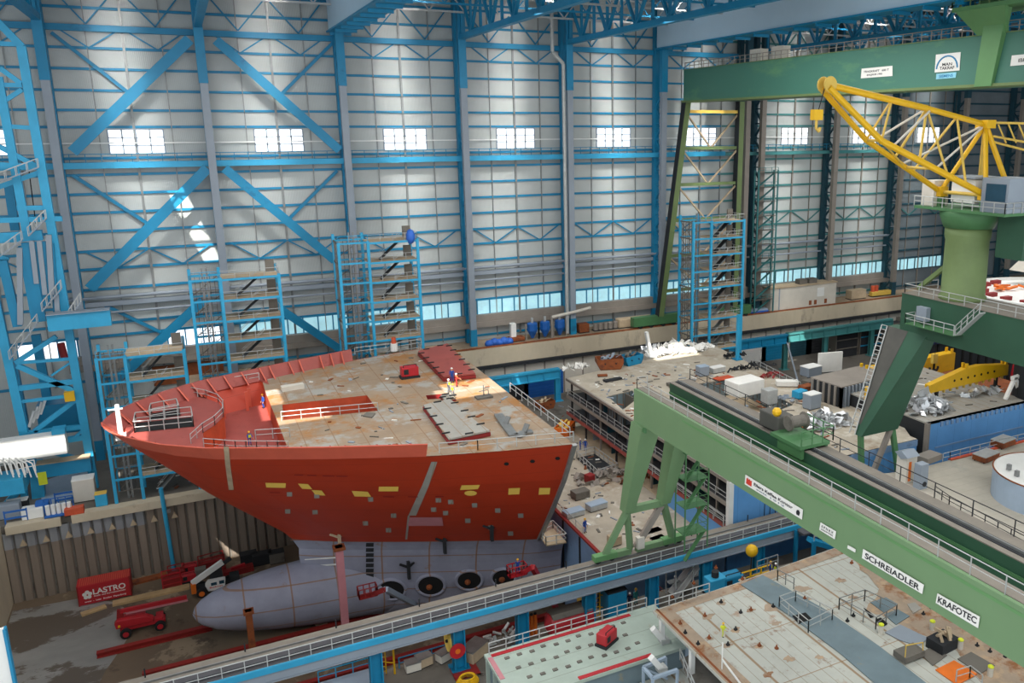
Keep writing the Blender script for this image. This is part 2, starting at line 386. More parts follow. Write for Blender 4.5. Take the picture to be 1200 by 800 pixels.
frame_run(845, 404, 922, 391, 'blue', 135, (864,))
frame_run(922, 391, 1045, 374, 'teal', 135, (921, 968, 1022))
struct(MB().bar(at(922, 400, Y=135), at(935, 447, Z=QZ), .3), 'beam_prop', 'column_grey')
# sheet pile wall of the dock
mb = MB(); x = -25.2
while x < 60:
    mb.prism([(x, 124.35, 0), (x+.15, 124.0, 0), (x+.95, 124.0, 0), (x+1.1, 124.35, 0)], (0, 0, QZ-1.0)); x += 1.25
struct(mb, 'wall_dock', 'pile')
mb = MB(); x = -25.2
while x < -9:
    mb.prism([(x-.02, 124.3, 0), (x+.13, 123.95, 0), (x+.97, 123.95, 0), (x+1.12, 124.3, 0)], (0, 0, QZ-1.0)); x += 1.25
mb.v = [(a, b, 7.6 if c < 1 else c) for a, b, c in mb.v]
mb.build('pile_head', 'pile_top', bpy.data.objects['wall_dock'])
cp = MB().box(-24.6, -18.6, 123.5, 125.2, QZ-1, QZ+.1).box(-17.4, 60, 123.5, 125.2, QZ-1, QZ+.1); struct(cp, 'trim_8', 'concrete')
sh = MB()
for k in range(8): sh.prism([(-23.4+2.5*k, 123.6, 7.9), (-22.6+2.5*k, 123.6, 7.9), (-23.0+2.5*k, 123.6, 8.8)], (0, .35, 0))
sh.build('pile_bracket', 'board', bpy.data.objects['wall_dock'])
struct(MB().box(-26.2, -25.2, 60, 124.3, -.5, QZ+.1), 'wall_dock_end', 'concrete')
# ---------------------------------------------------------------- roof
def truss(cx, z0, z1, m, y0=-60, y1=146):
    o = struct(MB().box(cx-.5, cx+.5, y0, y1, z0-.45, z0+.45), 'beam_truss', m)
    MB().box(cx-.5, cx+.5, y0, y1, z1-.4, z1+.4).build('top_chord', m, o)
    mb = MB(); y = y1-2; i = 0
    while y > y0+8:
        mb.bar((cx, y, z0 if i % 2 else z1), (cx, y-5, z1 if i % 2 else z0), .45); mb.bar((cx, y, z0), (cx, y, z1), .4); y -= 5; i += 1
    mb.build('web', m, o)
for cx in (-35, -15.3, 4.7, 45, 65, 109, 129, 149): truss(cx, 75.8, 83, 'blue')
def plate_girder(x0, x1, z0):
    o = struct(MB().box(x0, x1, -60, 146, z0, 84), 'beam_girder', 'roof_plate')
    MB().box(x0-.4, x1+.6, -60, 146, z0-.25, z0).build('bottom_flange', 'blue', o)
    mb = MB()
    for k in range(40): mb.box(x0, x1+.5, 145-5*k-.15, 145-5*k+.15, z0-.7, z0-.25)
    mb.build('rib', 'blue', o)
plate_girder(23.6, 26.4, 75.9); plate_girder(84.2, 86.6, 75.6)
for k, y in enumerate((142, 133, 124, 115, 106)):
    o = struct(MB().box(-60, 150, y-.15, y+.15, 79.3, 79.6).box(-60, 150, y-.15, y+.15, 83, 83.3), 'beam_purlin', 'galv' if k % 2 == 0 else 'blue')
    mb = MB()
    for i in range(70): mb.bar((-60+3*i, y, 79.5 if i % 2 else 83), (-57+3*i, y, 83 if i % 2 else 79.5), .18)
    mb.build('web', 'galv' if k % 2 == 0 else 'blue', o)
# roof deck with openings that let sunshine through
SUN = V((-.28, -.72, .78)).normalized(); ZR = 86.0
def hole_for(T, w, d):
    t = (ZR-T.z)/SUN.z; c = V(T)+SUN*t; return [(c.x-w/2, c.y-d/2), (c.x+w/2, c.y-d/2), (c.x+w/2, c.y+d/2), (c.x-w/2, c.y+d/2)]
holes = [hole_for(at(229, 268, Y=YW), 2.6, 11), hole_for(V((-7.9, 100.6, 28.4)), 3.4, 6), hole_for(at(562, 454, Z=28), 9, 7), hole_for(at(532, 459, Z=28), 5, 3), hole_for(at(50, 520, Y=128), 12, 2.2),
         hole_for(at(790, 408, Z=23), 9, 5), hole_for(at(318, 482, Z=25.5), 4, 7), hole_for(at(355, 490, Z=28), 6, 3), hole_for(at(935, 398, Y=135), 7, 2.5), hole_for(at(590, 450, Y=138), 6, 2.5)]
bx = sorted({-130, 290, *[h[0][0] for h in holes], *[h[1][0] for h in holes]}); by = sorted({-140, 150, *[h[0][1] for h in holes], *[h[2][1] for h in holes]})
rf = MB()
for a, b in zip(bx, bx[1:]):
    for c, d in zip(by, by[1:]):
        if not any(h[0][0] < (a+b)/2 < h[1][0] and h[0][1] < (c+d)/2 < h[2][1] for h in holes): rf.box(a, b, c, d, ZR, ZR+.4)
struct(rf, 'ceiling', 'roof_dark')
n = 0
for cx in COLX[1:-2]:
    if cx == 105: continue
    for (y0, y1) in ((-20, 34), (58, 92), (120, 138)):
        bad = False
        for h in holes:
            if h[0][0] < cx+13.5 and h[1][0] > cx+6.5 and h[0][1] < y1 and h[2][1] > y0: bad = True
        if bad: continue
        n += 1; o = struct(MB().box(cx+7, cx+13, y0, y1, ZR-.25, ZR-.05), 'window_%d' % (wn+n), 'glass_lit')
# ================================================================ THE BOW SECTION OF THE SHIP
YS = 100.8;
def yc(x): return 102.3-.0577*(x+10)
XA = 34.2; ZD = 28.0
def interp(tab, x):
    if x <= tab[0][0]: return tab[0][1]
    for (a, b), (c, d) in zip(tab, tab[1:]):
        if x <= c: return b+(d-b)*(x-a)/(c-a)
    return tab[-1][1]
STEM = [(0, 9.2), (6, 8.9), (9, 8.2), (10.5, 8.3), (12.5, 7.3), (15.2, 4.2), (19.6, -.8), (23.1, -4.1), (26.8, -7.8), (29.6, -10.4), (31, -11.6)]
DECKT = [(0, 0), (.003, .05), (.01, .1), (.025, .17), (.045, .23), (.085, .325), (.13, .42), (.215, .54), (.32, .63), (.45, .735), (.67, .886), (.84, .955), (1, 1)]
AFTW = [(0, 5), (.8, 7.5), (2, 9.3), (5, 10.6), (9, 11.3), (11.7, 12.4), (15.6, 15.4), (19, 17.9), (23, 20.7), (28, 23.55), (30, 24.2)]
def half(x, z):
    xs = interp(STEM, z); t = (x-xs)/(XA-xs)
    if t <= 0: return 0.0
    s = min(1, max(0, (z-11)/18)); s = s**.8
    t1 = min(t, 1.15)
    d = interp(DECKT, min(t1, 1)); e = min(t1, 1)**.88
    if t1 > 1: e = 1+.3*(t1-1)
    return interp(AFTW, z)*(s*d+(1-s)*e)
def hull_at(px, py, off=.04):
    """point of the port (near) side of the hull seen at a photo position"""
    d = ray(px, py); a, b = 55/d.y, 108/d.y; prev = None
    for i in range(400):
        t = a+(b-a)*i/399; p = CAM+d*t
        if p.y >= yc(p.x)-half(p.x, p.z):
            lo, hi = a+(b-a)*(i-1)/399, t
            for _ in range(14):
                m = (lo+hi)/2; p = CAM+d*m
                if p.y >= yc(p.x)-half(p.x, p.z): hi = m
                else: lo = m
            return CAM+d*(lo-off-.05)
    return p
ship = thing('ship_bow_section', (12, YS, 0), 'red bow section of a ship standing in the dry dock, grey below the waterline', 'ship')
def loft(zs, nt, sides, x_end, closed_aft=True):
    mb = MB()
    for sg in sides:
        rows = []
        for z in zs:
            xs = interp(STEM, z); row = []
            for k in range(nt+1):
                u = (k/nt)**2.2; x = xs+(x_end-xs)*u
                row.append((x, yc(x)-sg*half(x, z), z))
            rows.append(row)
        n = nt+1; mb.add([p for r in rows for p in r], [(j*n+i, j*n+i+1, (j+1)*n+i+1, (j+1)*n+i) for j in range(len(zs)-1) for i in range(nt)])
    return mb
ZU = [12, 13, 14.2, 15.5, 17, 18.5, 20, 21.5, 23, 24.5, 26, 27, 28]
hs = loft(ZU, 60, (1, -1), XA)
for j in range(len(ZU)-1):  # aft closing plate
    hs.add([(XA, yc(XA)-half(XA, ZU[j]), ZU[j]), (XA, yc(XA)+half(XA, ZU[j]), ZU[j]), (XA, yc(XA)+half(XA, ZU[j+1]), ZU[j+1]), (XA, yc(XA)-half(XA, ZU[j+1]), ZU[j+1])], [(0, 1, 2, 3)])
hull = hs.build('hull_plating', 'hull_red', ship, smooth=False)
mb = MB(); pts = [(XA+.05, yc(XA)-half(XA, z)-.05, z) for z in ZU]; 
for a, b in zip(pts, pts[1:]): mb.bar(a, b, .5, .35)
mb.build('cut_edge', 'steel', ship)
ZLW = [.8, 1.6, 2.6, 4, 5.5, 7, 8.5, 9.5, 10.5, 11.3, 12]
lw = loft(ZLW, 44, (1, -1), 37.5)
for j in range(len(ZLW)-1):
    lw.add([(37.5, yc(37.5)-half(37.5, ZLW[j]), ZLW[j]), (37.5, yc(37.5)+half(37.5, ZLW[j]), ZLW[j]), (37.5, yc(37.5)+half(37.5, ZLW[j+1]), ZLW[j+1]), (37.5, yc(37.5)-half(37.5, ZLW[j+1]), ZLW[j+1])], [(0, 1, 2, 3)])
lw.add([(9.2, YS, .8), (37.5, YS-8, .8), (37.5, YS+8, .8)], [(0, 1, 2)])
lw.add([(7.3, YS, 12), (XA, yc(XA)-half(XA, 12), 12), (37.5, yc(37.5)-half(37.5, 12), 12), (37.5, yc(37.5)+half(37.5, 12), 12), (XA, yc(XA)+half(XA, 12), 12)], [(0, 1, 2, 3, 4)])
lw.build('lower_hull', 'hull_grey', ship)
# bulbous bow
mb = MB(); prof = []
RB = [(-4.0, .05), (-3.7, .8), (-3.0, 1.5), (-1.6, 2.25), (0, 2.75), (2.5, 3.3), (5, 3.7), (8, 4.0), (12, 4.3), (17, 4.6), (22, 4.6)]
n = 24; vs = []
for (x, r) in RB:
    cz = 4.6 - max(0, (x+4))*.01
    for i in range(n):
        a = 2*math.pi*i/n; vs.append((x, yc(x)+r*.95*math.cos(a), max(.75, cz+r*math.sin(a))))
mb.add(vs, [(k*n+i, k*n+(i+1) % n, (k+1)*n+(i+1) % n, (k+1)*n+i) for k in range(len(RB)-1) for i in range(n)] + [tuple(range(n))])
mb.build('bulbous_bow', 'hull_grey', ship, smooth=True)
# bulwark with stays
XB = 19.4
def bul(sg, ztop):
    mb = MB(); xs0, xs1 = interp(STEM, ZD), interp(STEM, ztop); A = []; Bt = []; Ai = []; Bi = []
    N = 40
    for k in range(N+1):
        u = (k/N)**2.2; x0 = xs0+(XB-xs0)*u; x1 = xs1+(XB-xs1)*u
        A.append((x0, yc(x0)-sg*half(x0, ZD)-sg*.02, ZD)); Bt.append((x1, yc(x1)-sg*half(x1, ztop)-sg*.02, ztop))
        Ai.append((x0+.12, yc(x0)-sg*max(0, half(x0, ZD)-.22), ZD)); Bi.append((x1+.12, yc(x1)-sg*max(0, half(x1, ztop)-.22), ztop))
    mb.add(A+Bt+Bi+Ai, []); m = N+1
    fs = []
    for r in range(4):
        for i in range(N): fs.append((r*m+i, r*m+i+1, ((r+1) % 4)*m+i+1, ((r+1) % 4)*m+i))
    fs.append((N, m+N, 2*m+N, 3*m+N))
    mb.f += fs
    st = []
    x = xs0+1.2
    while x < XB-.3:
        k = min(N-1, int(N*((x-xs0)/(XB-xs0))**(1/2.2))); a = V(Ai[k]); b = V(Bi[k]); inn = V((0, sg*1, 0))
        st.append(MB().prism([a, b, b+inn*.25, a+inn*.9], (.16, 0, 0))); x += 1.9
    return mb, st
b1, s1 = bul(1, 29.6); b2, s2 = bul(-1, 29.5)
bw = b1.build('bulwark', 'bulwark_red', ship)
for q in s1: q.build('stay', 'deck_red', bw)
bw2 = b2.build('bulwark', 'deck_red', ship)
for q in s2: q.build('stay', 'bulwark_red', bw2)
# decks
def side(sg, x0, x1, n, ins=.12): return [(x0+(x1-x0)*i/n, yc(x0+(x1-x0)*i/n)-sg*max(.02, half(x0+(x1-x0)*i/n, ZD)-ins), ZD) for i in range(n+1)]
def dk(*ps): return [tuple(at(x, y, Z=ZD))[:2] for x, y in ps]
curve = dk((224, 520), (238, 507), (252, 498), (262, 488), (262, 479), (256, 472), (242, 467), (222, 463), (246, 457), (275, 451), (304, 446))
front = dk((308, 448), (312, 462), (322, 486), (337, 524))
nearx = front[-1][0]
nb = [(x, yc(x)-half(x, 25.4)+.25) for x in [nearx+(curve[0][0]+1.2-nearx)*i/8 for i in range(9)]]
fc = [p[:2] for p in side(1, -8.3, -1.6, 14)]; fcf = [p[:2] for p in side(-1, 7.6, -8.3, 20)]
fore = fill([fc+[nb[-1]]+curve[1:]+[(7.6, yc(7.6)+half(7.6, ZD)-3)]+fcf], ZD+.02); fore.build('forecastle_deck', 'deck_red', ship)
nl = [p[:2] for p in side(1, nearx, XA, 16)]; fl = [p[:2] for p in side(-1, XA, 7.7, 16)]
h1 = dk((331, 474), (430, 463), (443, 481), (332, 492))
h2 = dk((499, 463), (524, 461), (526, 466), (501, 468))
md = fill([front[:3]+[nb[0]]+nl+fl, h1, h2], ZD); md.build('main_deck', 'deck_beige', ship)
def pit(poly, z0, m, mf, nm):
    mb = MB(); n = len(poly)
    mb.add([(x, y, ZD-.02) for x, y in poly]+[(x, y, z0) for x, y in poly], [(i, (i+1) % n, n+(i+1) % n, n+i) for i in range(n)])
    o = mb.build(nm, m, ship); fill([poly], z0).build('pit_floor', mf, o)
    return o
well = curve[1:11]+front[:3]+nb
wo_ = pit(well, 25.4, 'orange_red', 'deck_red', 'mooring_well')
po = pit(h1, 24.4, 'orange_red', 'dark', 'deck_opening'); pit(h2, 26, 'dark_red', 'dark', 'deck_opening')
# wall frames and pillars in the well
fill([[(fc[-1][0], nb[-1][1]-.05)]+[(x, yc(x)-half(x, ZD)+.1) for x in (curve[0][0], curve[0][0]+3, nearx-2, nearx)]+[(p[0], p[1]) for p in nb]], ZD+.01).build('side_deck', 'deck_red', ship)
for (x, y, t) in ((261, 468, 518), (288, 459, 500), (291, 455, 478)):
    P = at(x, y, Z=ZD-.1); MB().bar(P, (P.x, P.y, 25.4), .35).build('well_pillar', 'bulwark_red', ship)
for k in range(6): P = at(262+8*k, 463-2*k, Z=26.6); MB().bar(P, (P.x, P.y-1.2, 25.4), .12, .3).build('well_bracket', 'bulwark_red', ship)
mb = MB(); a = at(330, 483, Z=27.4); mb.box(a.x, a.x+4.5, a.y-2.6, a.y+2.6, 24.5, 27); 
mb.build('coaming_block', 'orange_red', ship)
for q in ([V((p[0], p[1], ZD)) for p in curve], [V((p[0], p[1]-.1, ZD)) for p in nb]): rail_mb(q, 1.1, 2, .05).build('railing', 'galv', ship)
for q, h in ((((330, 493), (443, 482)), 1.1), (((515, 531), (560, 527), (672, 517)), 1.1), (((416, 416), (470, 409), (494, 405)), 1.1), (((598, 459), (668, 513)), 1.2), (((300, 515), (340, 512)), 1.1)):
    rail_mb([at(*p, Z=ZD) for p in q], h, 2, .055).build('railing', 'galv', ship)
# mooring openings with guard rails on the forecastle
for (ps, hh) in ((((158, 507), (227, 500), (225, 489), (160, 496)), 1.3), (((176, 493), (211, 487), (208, 479), (178, 485)), 1.3)):
    q = [at(*p, Z=ZD) for p in ps]; o = fill([[(p.x, p.y) for p in q]], ZD+.06).build('mooring_opening', 'black', ship)
    rail_mb(q+[q[0]], hh, 1.5, .06).build('guard_rail', 'galv', o)
# jackstaff
P = at(142, 511, Z=ZD+.3); mb = MB().tube(P, P+V((0, 0, 3.6)), .28, 10, .22).bar(P+V((-.9, 0, 3.1)), P+V((.5, 0, 3.1)), .12).box(P.x-.5, P.x+.5, P.y-.4, P.y+.4, P.z-.3, P.z+.3); mb.build('jackstaff', 'white', ship)
# weld strips, labels, openings on the side
def patch(pxs, m, nm, off=.06):
    q = [hull_at(x, y, off) for x, y in pxs]; o = MB().add(q, [tuple(range(len(q)))]).build(nm, m, ship); return o
def strip(line, w0, w1, m, nm):
    n = 8; mb = MB(); vs = []
    for i in range(n+1):
        t = i/n; k = t*(len(line)-1); j = min(int(k), len(line)-2); f = k-j
        x = line[j][0]+(line[j+1][0]-line[j][0])*f; y = line[j][1]+(line[j+1][1]-line[j][1])*f; w = w0+(w1-w0)*t
        vs += [hull_at(x-w, y), hull_at(x+w, y)]
    mb.add(vs, [(2*i, 2*i+1, 2*i+3, 2*i+2) for i in range(n)]); return mb.build(nm, m, ship)
strip([(509, 541), (499, 568), (483, 604)], 3.5, 4.5, 'plate_grey', 'weld_strip'); strip([(265, 523), (267, 545), (271, 574)], 3, 3, 'board', 'weld_strip'); strip([(479, 604), (476, 632)], 1.2, 1.2, 'plate_grey', 'weld_strip')
for q in (((311, 565.5), (335, 566), (334.5, 571.5), (312, 571)), ((349, 566.5), (361, 567), (366, 573), (354, 572.5)), ((365, 574), (377, 574.5), (381.5, 580.5), (370, 580)),
          ((412, 575), (431, 576), (435, 582), (415.5, 581.5)), ((444, 570), (467, 570), (466.5, 575.5), (443.5, 575.5)), ((541, 568.5), (562.5, 568), (560, 573), (539, 574)),
          ((596, 572), (609.5, 571.5), (608.5, 579), (595.5, 579.5)), ((632, 571.5), (645, 571.5), (644, 579), (631, 579.5))):
    patch(q, 'lamp_yellow', 'side_marking')
patch([(551.5+7.5*math.cos(t*math.pi/6), 577.7+3*math.sin(t*math.pi/6)) for t in range(12)], 'lamp_yellow', 'side_marking')
for (x, y) in ((593.5, 543.5), (624, 540.5), (653.5, 537)): patch([(x+3*math.cos(t*math.pi/5), y+2*math.sin(t*math.pi/5)) for t in range(10)], 'black', 'porthole')
patch([(480, 606), (518, 606), (519.5, 616), (478, 616)], 'pink', 'primer_patch')
for (x, y) in ((339, 579), (371, 581), (434, 585), (337, 599), (369, 600), (461, 604), (428, 613), (455, 621), (513.5, 586), (528, 588), (508, 597), (522, 601), (556, 592), (583, 598), (548, 610), (610, 604), (598, 625), (575, 618)):
    patch([(x-3, y-2.4), (x+3.2, y-2.6), (x+3.4, y+2.5), (x-2.8, y+2.6)], 'plate_grey', 'lug_plate')
for (a, b, y) in ((345, 355, 556.5), (360, 371, 557), (378, 392, 557.6), (394, 407, 558), (449, 462, 582), (478, 490, 582), (510, 520, 581.5), (316, 328, 577)):
    patch([(a, y-.6), (b, y-.4), (b, y+.6), (a, y+.4)], 'dark_red', 'slot')
# thruster tunnels
for (x, y, w) in ((459, 690, 1.6), (505, 685, 1.6), (550, 679, 1.5), (590, 676, 1.4)):
    P = hull_at(x, y, 0); e = .4
    d = V((-(half(P.x+e, P.z)-half(P.x-e, P.z))/(2*e), -1, -(half(P.x, P.z+e)-half(P.x, P.z-e))/(2*e))).normalized()
    mb = MB(); n = 24; a_ = d.cross(V((0, 0, 1))).normalized(); c_ = a_.cross(d); vs = []
    for (r, h) in ((w+.25, -.5), (w+.22, .25), (w+.05, .35), (w-.1, .2), (w-.2, .12)):
        for i in range(n): t = 2*math.pi*i/n; vs.append(P+d*h+a_*(r*1.05*math.cos(t))+c_*(r*.9*math.sin(t)))
    mb.add(vs, [(k*n+i, k*n+(i+1) % n, (k+1)*n+(i+1) % n, (k+1)*n+i) for k in range(4) for i in range(n)])
    o = mb.build('thruster_tunnel', 'hull_grey', ship, smooth=True)
    vs = [P+d*.17+a_*((w-.1)*1.05*math.cos(2*math.pi*i/n))+c_*((w-.1)*.9*math.sin(2*math.pi*i/n)) for i in range(n)]
    MB().add(vs, [tuple(range(n))]).build('tunnel_opening', 'black', o)
    MB().ball(P+d*.15+a_*.2-c_*.2, .4, 10).build('tunnel_hub', 'rust', o)
# dark ladder-like plate strip and oblique lugs on the grey part
mb = MB()
for k in range(9): mb.add([hull_at(429, 636+6*k), hull_at(438, 636+6*k), hull_at(438-.3, 640.5+6*k), hull_at(429-.3, 640.5+6*k)], [(0, 1, 2, 3)])
mb.build('frame_marks', 'dark', ship)
for (x, y) in ((397, 630), (478, 665), (520, 635), (575, 620)):
    P = hull_at(x, y, .1); mb = MB().bar(P+V((0, -.35, 1)), P+V((0, -.35, -1.3)), .35, .5); mb.bar(P+V((0, -.3, .2)), P+V((-1, -.2, .8)), .2, .25).bar(P+V((0, -.3, .2)), P+V((1, -.2, .8)), .2, .25)
    mb.build('lifting_lug', 'board' if x < 400 else 'dark', ship)
for (a, b) in (((357, 656), (395, 653)), ((357, 664), (395, 661))): 
    mb = MB(); mb.add([hull_at(a[0], a[1]-1), hull_at(b[0], b[1]-1), hull_at(b[0], b[1]+1), hull_at(*a)], [(0, 1, 2, 3)]); mb.build('draught_mark', 'white', ship)
# raised plates lying on the deck
def slab(name, pxs, z0, z1, m, label, cat, legs=True):
    q = [at(*p, Z=z1) for p in pxs]; c = sum(q, V((0, 0, 0)))/len(q); t = thing(name, (c.x, c.y, z0), label, cat)
    top = MB().prism([(p.x, p.y, z1-.18) for p in q], (0, 0, .18)).build('plate', m, t)
    mb = MB()
    for a, b in zip(q, q[1:]+q[:1]):
        mb.bar((a.x, a.y, (z0+z1)/2-.1), (b.x, b.y, (z0+z1)/2-.1), .15, z1-z0-.3)
    mb.build('edge_beam', 'dark_red', t)
    for a, b in zip(q, q[1:]+q[:1]):
        n = max(1, int((b-a).length/2.6))
        for i in range(n): p = a.lerp(b, (i+.5)/n); p = p.lerp(c, .04); MB().bar((p.x-.45, p.y, z1+.06), (p.x+.45, p.y, z1+.06), .14).build('lug', 'dark', t)
    return t
slab('hatch_panel', ((490, 411), (524, 402), (557, 437), (520, 441)), ZD, 28.75, 'deck_red', 'red primed hatch panel raised on the deck beside the far rail', 'hatch panel')
slab('raised_platform', ((496, 474), (527, 467), (551, 486), (555, 491), (574, 504), (526, 514)), ZD, 28.7, 'plate_grey', 'grey stepped plate panel with red edges lying on the ship deck', 'platform')
slab('deck_plate', ((516, 463), (528, 461), (534, 466), (521, 468)), ZD, 28.4, 'plate_grey', 'small grey plate beside the red framed slot in the ship deck', 'plate')
t = thing('channel_beam', at(345, 456, Z=ZD), 'long pale channel beam lying on the deck near the mooring well', 'beam'); a = at(330, 458, Z=ZD); b = at(356, 454, Z=ZD); MB().bar(a+V((0, 0, .3)), b+V((0, 0, .3)), 1, .6).build('channel', 'offwhite', t)
t = thing('grey_mat', at(434, 487, Z=ZD), 'dark grey plate lying by the deck opening of the ship', 'plate'); q = [at(*p, Z=ZD) for p in ((425, 488), (430, 484), (440, 485), (436, 490))]; MB().prism(q, (0, 0, .15)).build('plate', 'quay_dark', t)
for nm, pxs, lab in (('bent_plate', ((584, 485), (592, 497), (602, 510)), 'bent steel offcut lying on the deck right of the stepped panel'), ('folded_sheet', ((606, 511), (614, 506), (624, 505)), 'folded grey sheet offcut lying at the near deck corner')):
    q = [at(*p, Z=ZD+.2) for p in pxs]; t = thing(nm, q[0], lab, 'offcut'); mb = MB()
    for a, b in zip(q, q[1:]): mb.bar(a, b, 1, .18)
    mb.bar(q[1], q[1]+V((.5, .2, .8)), .7, .15); mb.build('sheet', 'steel', t)
def generator(name, P, lab, sc=1, m='red', rz=0):
    t = thing(name, (0, 0, 0), lab, 'generator')
    MB().box(-.9, .9, -.55, .55, .25, 1.25).build('housing', m, t, bevel=.08)
    MB().box(-1.0, 1.0, -.62, .62, 0, .22).build('skid', 'dark', t); MB().box(-.7, -.2, -.57, -.55, .5, 1.05).build('vent', 'dark', t)
    MB().path([(-.7, -.4, 1.2), (-.7, -.4, 1.5), (.7, -.4, 1.5), (.7, -.4, 1.2)], .04).build('lifting_handle', 'dark', t)
    return place(t, P, rz, sc)
generator('welding_unit', at(480, 442, Z=ZD), 'red welding unit standing alone on the rusty ship deck', 1.25)
P = at(462, 411, Z=ZD); t = thing('fire_point', P, 'small red and white post standing at the far deck edge', 'post'); MB().tube(P, P+V((0, 0, 1.2)), .55, 10).build('drum', 'white', t); MB().tube(P+V((0, 0, 1.2)), P+V((0, 0, 2.1)), .4, 10, .3).build('head', 'orange_red', t)
P = at(567, 466, Z=ZD); t = thing('cable_reel_stand', P, 'grey wire stand with leads on the deck near the aft edge', 'stand'); MB().box(P.x-1, P.x+1, P.y-.6, P.y+.6, P.z, P.z+.25).build('tray', 'quay_dark', t); MB().path([P, P+V((0, 0, 1.7))], .06).path([P+V((.6, 0, 0)), P+V((.6, 0, 1)), P+V((-.6, 0, .9))], .05).build('stand', 'steel', t)
# props under the hull
def prop(name, top, zb, w, m, lab):
    t = thing(name, (top.x, top.y, zb), lab, 'prop'); MB().box(top.x-w/2, top.x+w/2, top.y-w/2, top.y+w/2, zb, top.z).build('post', m, t); MB().box(top.x-w, top.x+w, top.y-w, top.y+w, zb, zb+.35).build('foot', 'dark', t); MB().box(top.x-w*.8, top.x+w*.8, top.y-w*.8, top.y+w*.8, top.z-.3, top.z).build('head', 'rust', t)
q = at(397, 640, Y=91.3); prop('pink_prop', q, 0, .8, 'pink', 'tall pink steel prop standing under the red bow flare')
q = at(291, 715, Y=95.2); prop('brown_prop', q, 0, .7, 'rust', 'brown prop supporting the bulbous bow near its tip')

# keel blocks, cradle tracks
k = 0
for row, (y, xs) in enumerate(((YS-6.5, (12, 15, 18, 21, 24, 27, 30, 33)), (YS, (10, 14, 18, 22, 26, 30, 34)))):
    for x in xs:
        t = thing('keel_block', (x, y, 0), 'squat keel block of concrete and timber carrying the grey hull bottom', 'keel block', 'keel blocks under the ship')
        MB().box(x-.7, x+.7, y-.8, y+.8, 0, .5).build('base', 'concrete', t); MB().box(x-.6, x+.6, y-.7, y+.7, .5, .78).build('cap', 'wood', t)
for px, yy, x0, x1, lab in ((0, 105.7, -14.5, -2.2, 'long red steel track lying clear of the bow on the dock floor'), (0, 98.9, -9.6, 36, 'red steel track running along the dock floor under the near bilge'), (0, 88.6, -6, 46, 'red steel track nearest the pier on the dock floor')):
    t = thing('dock_track', (x0, yy, 0), lab, 'track')
    MB().box(x0, x1, yy-.45, yy+.45, 0, .12).box(x0, x1, yy-.12, yy+.12, .12, .5).build('beam', 'beam_red', t); MB().box(x0, x1, yy-.35, yy+.35, .5, .62).build('head_flange', 'beam_red', t)
# ================================================================ PIER RAIL AND GANTRY CRANES
ZR1 = 16.5; Y0R, Y1R = 68.6, 72.2
t = thing('crane_runway', (20, 70, QZ), 'long elevated crane runway with light blue edge beam and walkway on blue columns', 'crane runway')
XR0, XR1 = -22, 84
MB().box(XR0, XR1, Y0R, Y1R, ZR1-.25, ZR1-.02).build('walkway', 'walkway', t)
MB().box(XR0, XR1, Y0R+.25, Y0R+1.9, ZR1-.02, ZR1+.02).build('grating', 'walk_dark', t)
MB().box(XR0, XR1, Y0R-.25, Y0R, ZR1-.45, ZR1+.1).build('edge_beam', 'light_blue', t)
MB().box(XR0, XR1, Y0R-.1, Y0R+.1, ZR1-1.25, ZR1-.45).build('web_plate', 'column_grey', t)
MB().box(XR0, XR1, Y0R-.3, Y0R+.4, ZR1-1.35, ZR1-1.25).build('bottom_flange', 'column_grey', t)
MB().box(XR0, XR1, Y1R-1, Y1R-.8, ZR1-1.7, ZR1-.25).build('rear_girder', 'quay_dark', t)
MB().box(XR0, XR1, 71.0, 71.15, ZR1-.02, ZR1+.14).build('crane_rail', 'steel', t)
MB().box(XR0, XR1, Y0R+.6, Y0R+.68, ZR1+.1, ZR1+.3).build('power_rail', 'dark', t)
rail_mb([V((XR0, Y0R, ZR1)), V((XR1, Y0R, ZR1))], 1.2, 1.75, .05).build('railing', 'galv', t)
for k in range(14):
    x = XR0+7.6*k; MB().tube((x, Y1R-.3, ZR1), (x, Y1R-.3, ZR1+.8), .06).build('stake', 'dark', t)
for px, y in ((-10, 800), (440, 775), (537, 750), (612, 740), (690, 715), (764, 690), (827, 665), (888, 660)):
    P = at(px, y, Y=69); x = P.x
    MB().box(x-.55, x+.55, 68.9, 69.1, QZ, ZR1-1.35).box(x-.55, x-.43, 68.5, 69.5, QZ, ZR1-1.35).box(x+.43, x+.55, 68.5, 69.5, QZ, ZR1-1.35).box(x-.9, x+.9, 68.2, 69.8, QZ, QZ+.2).build('column', 'blue', t)

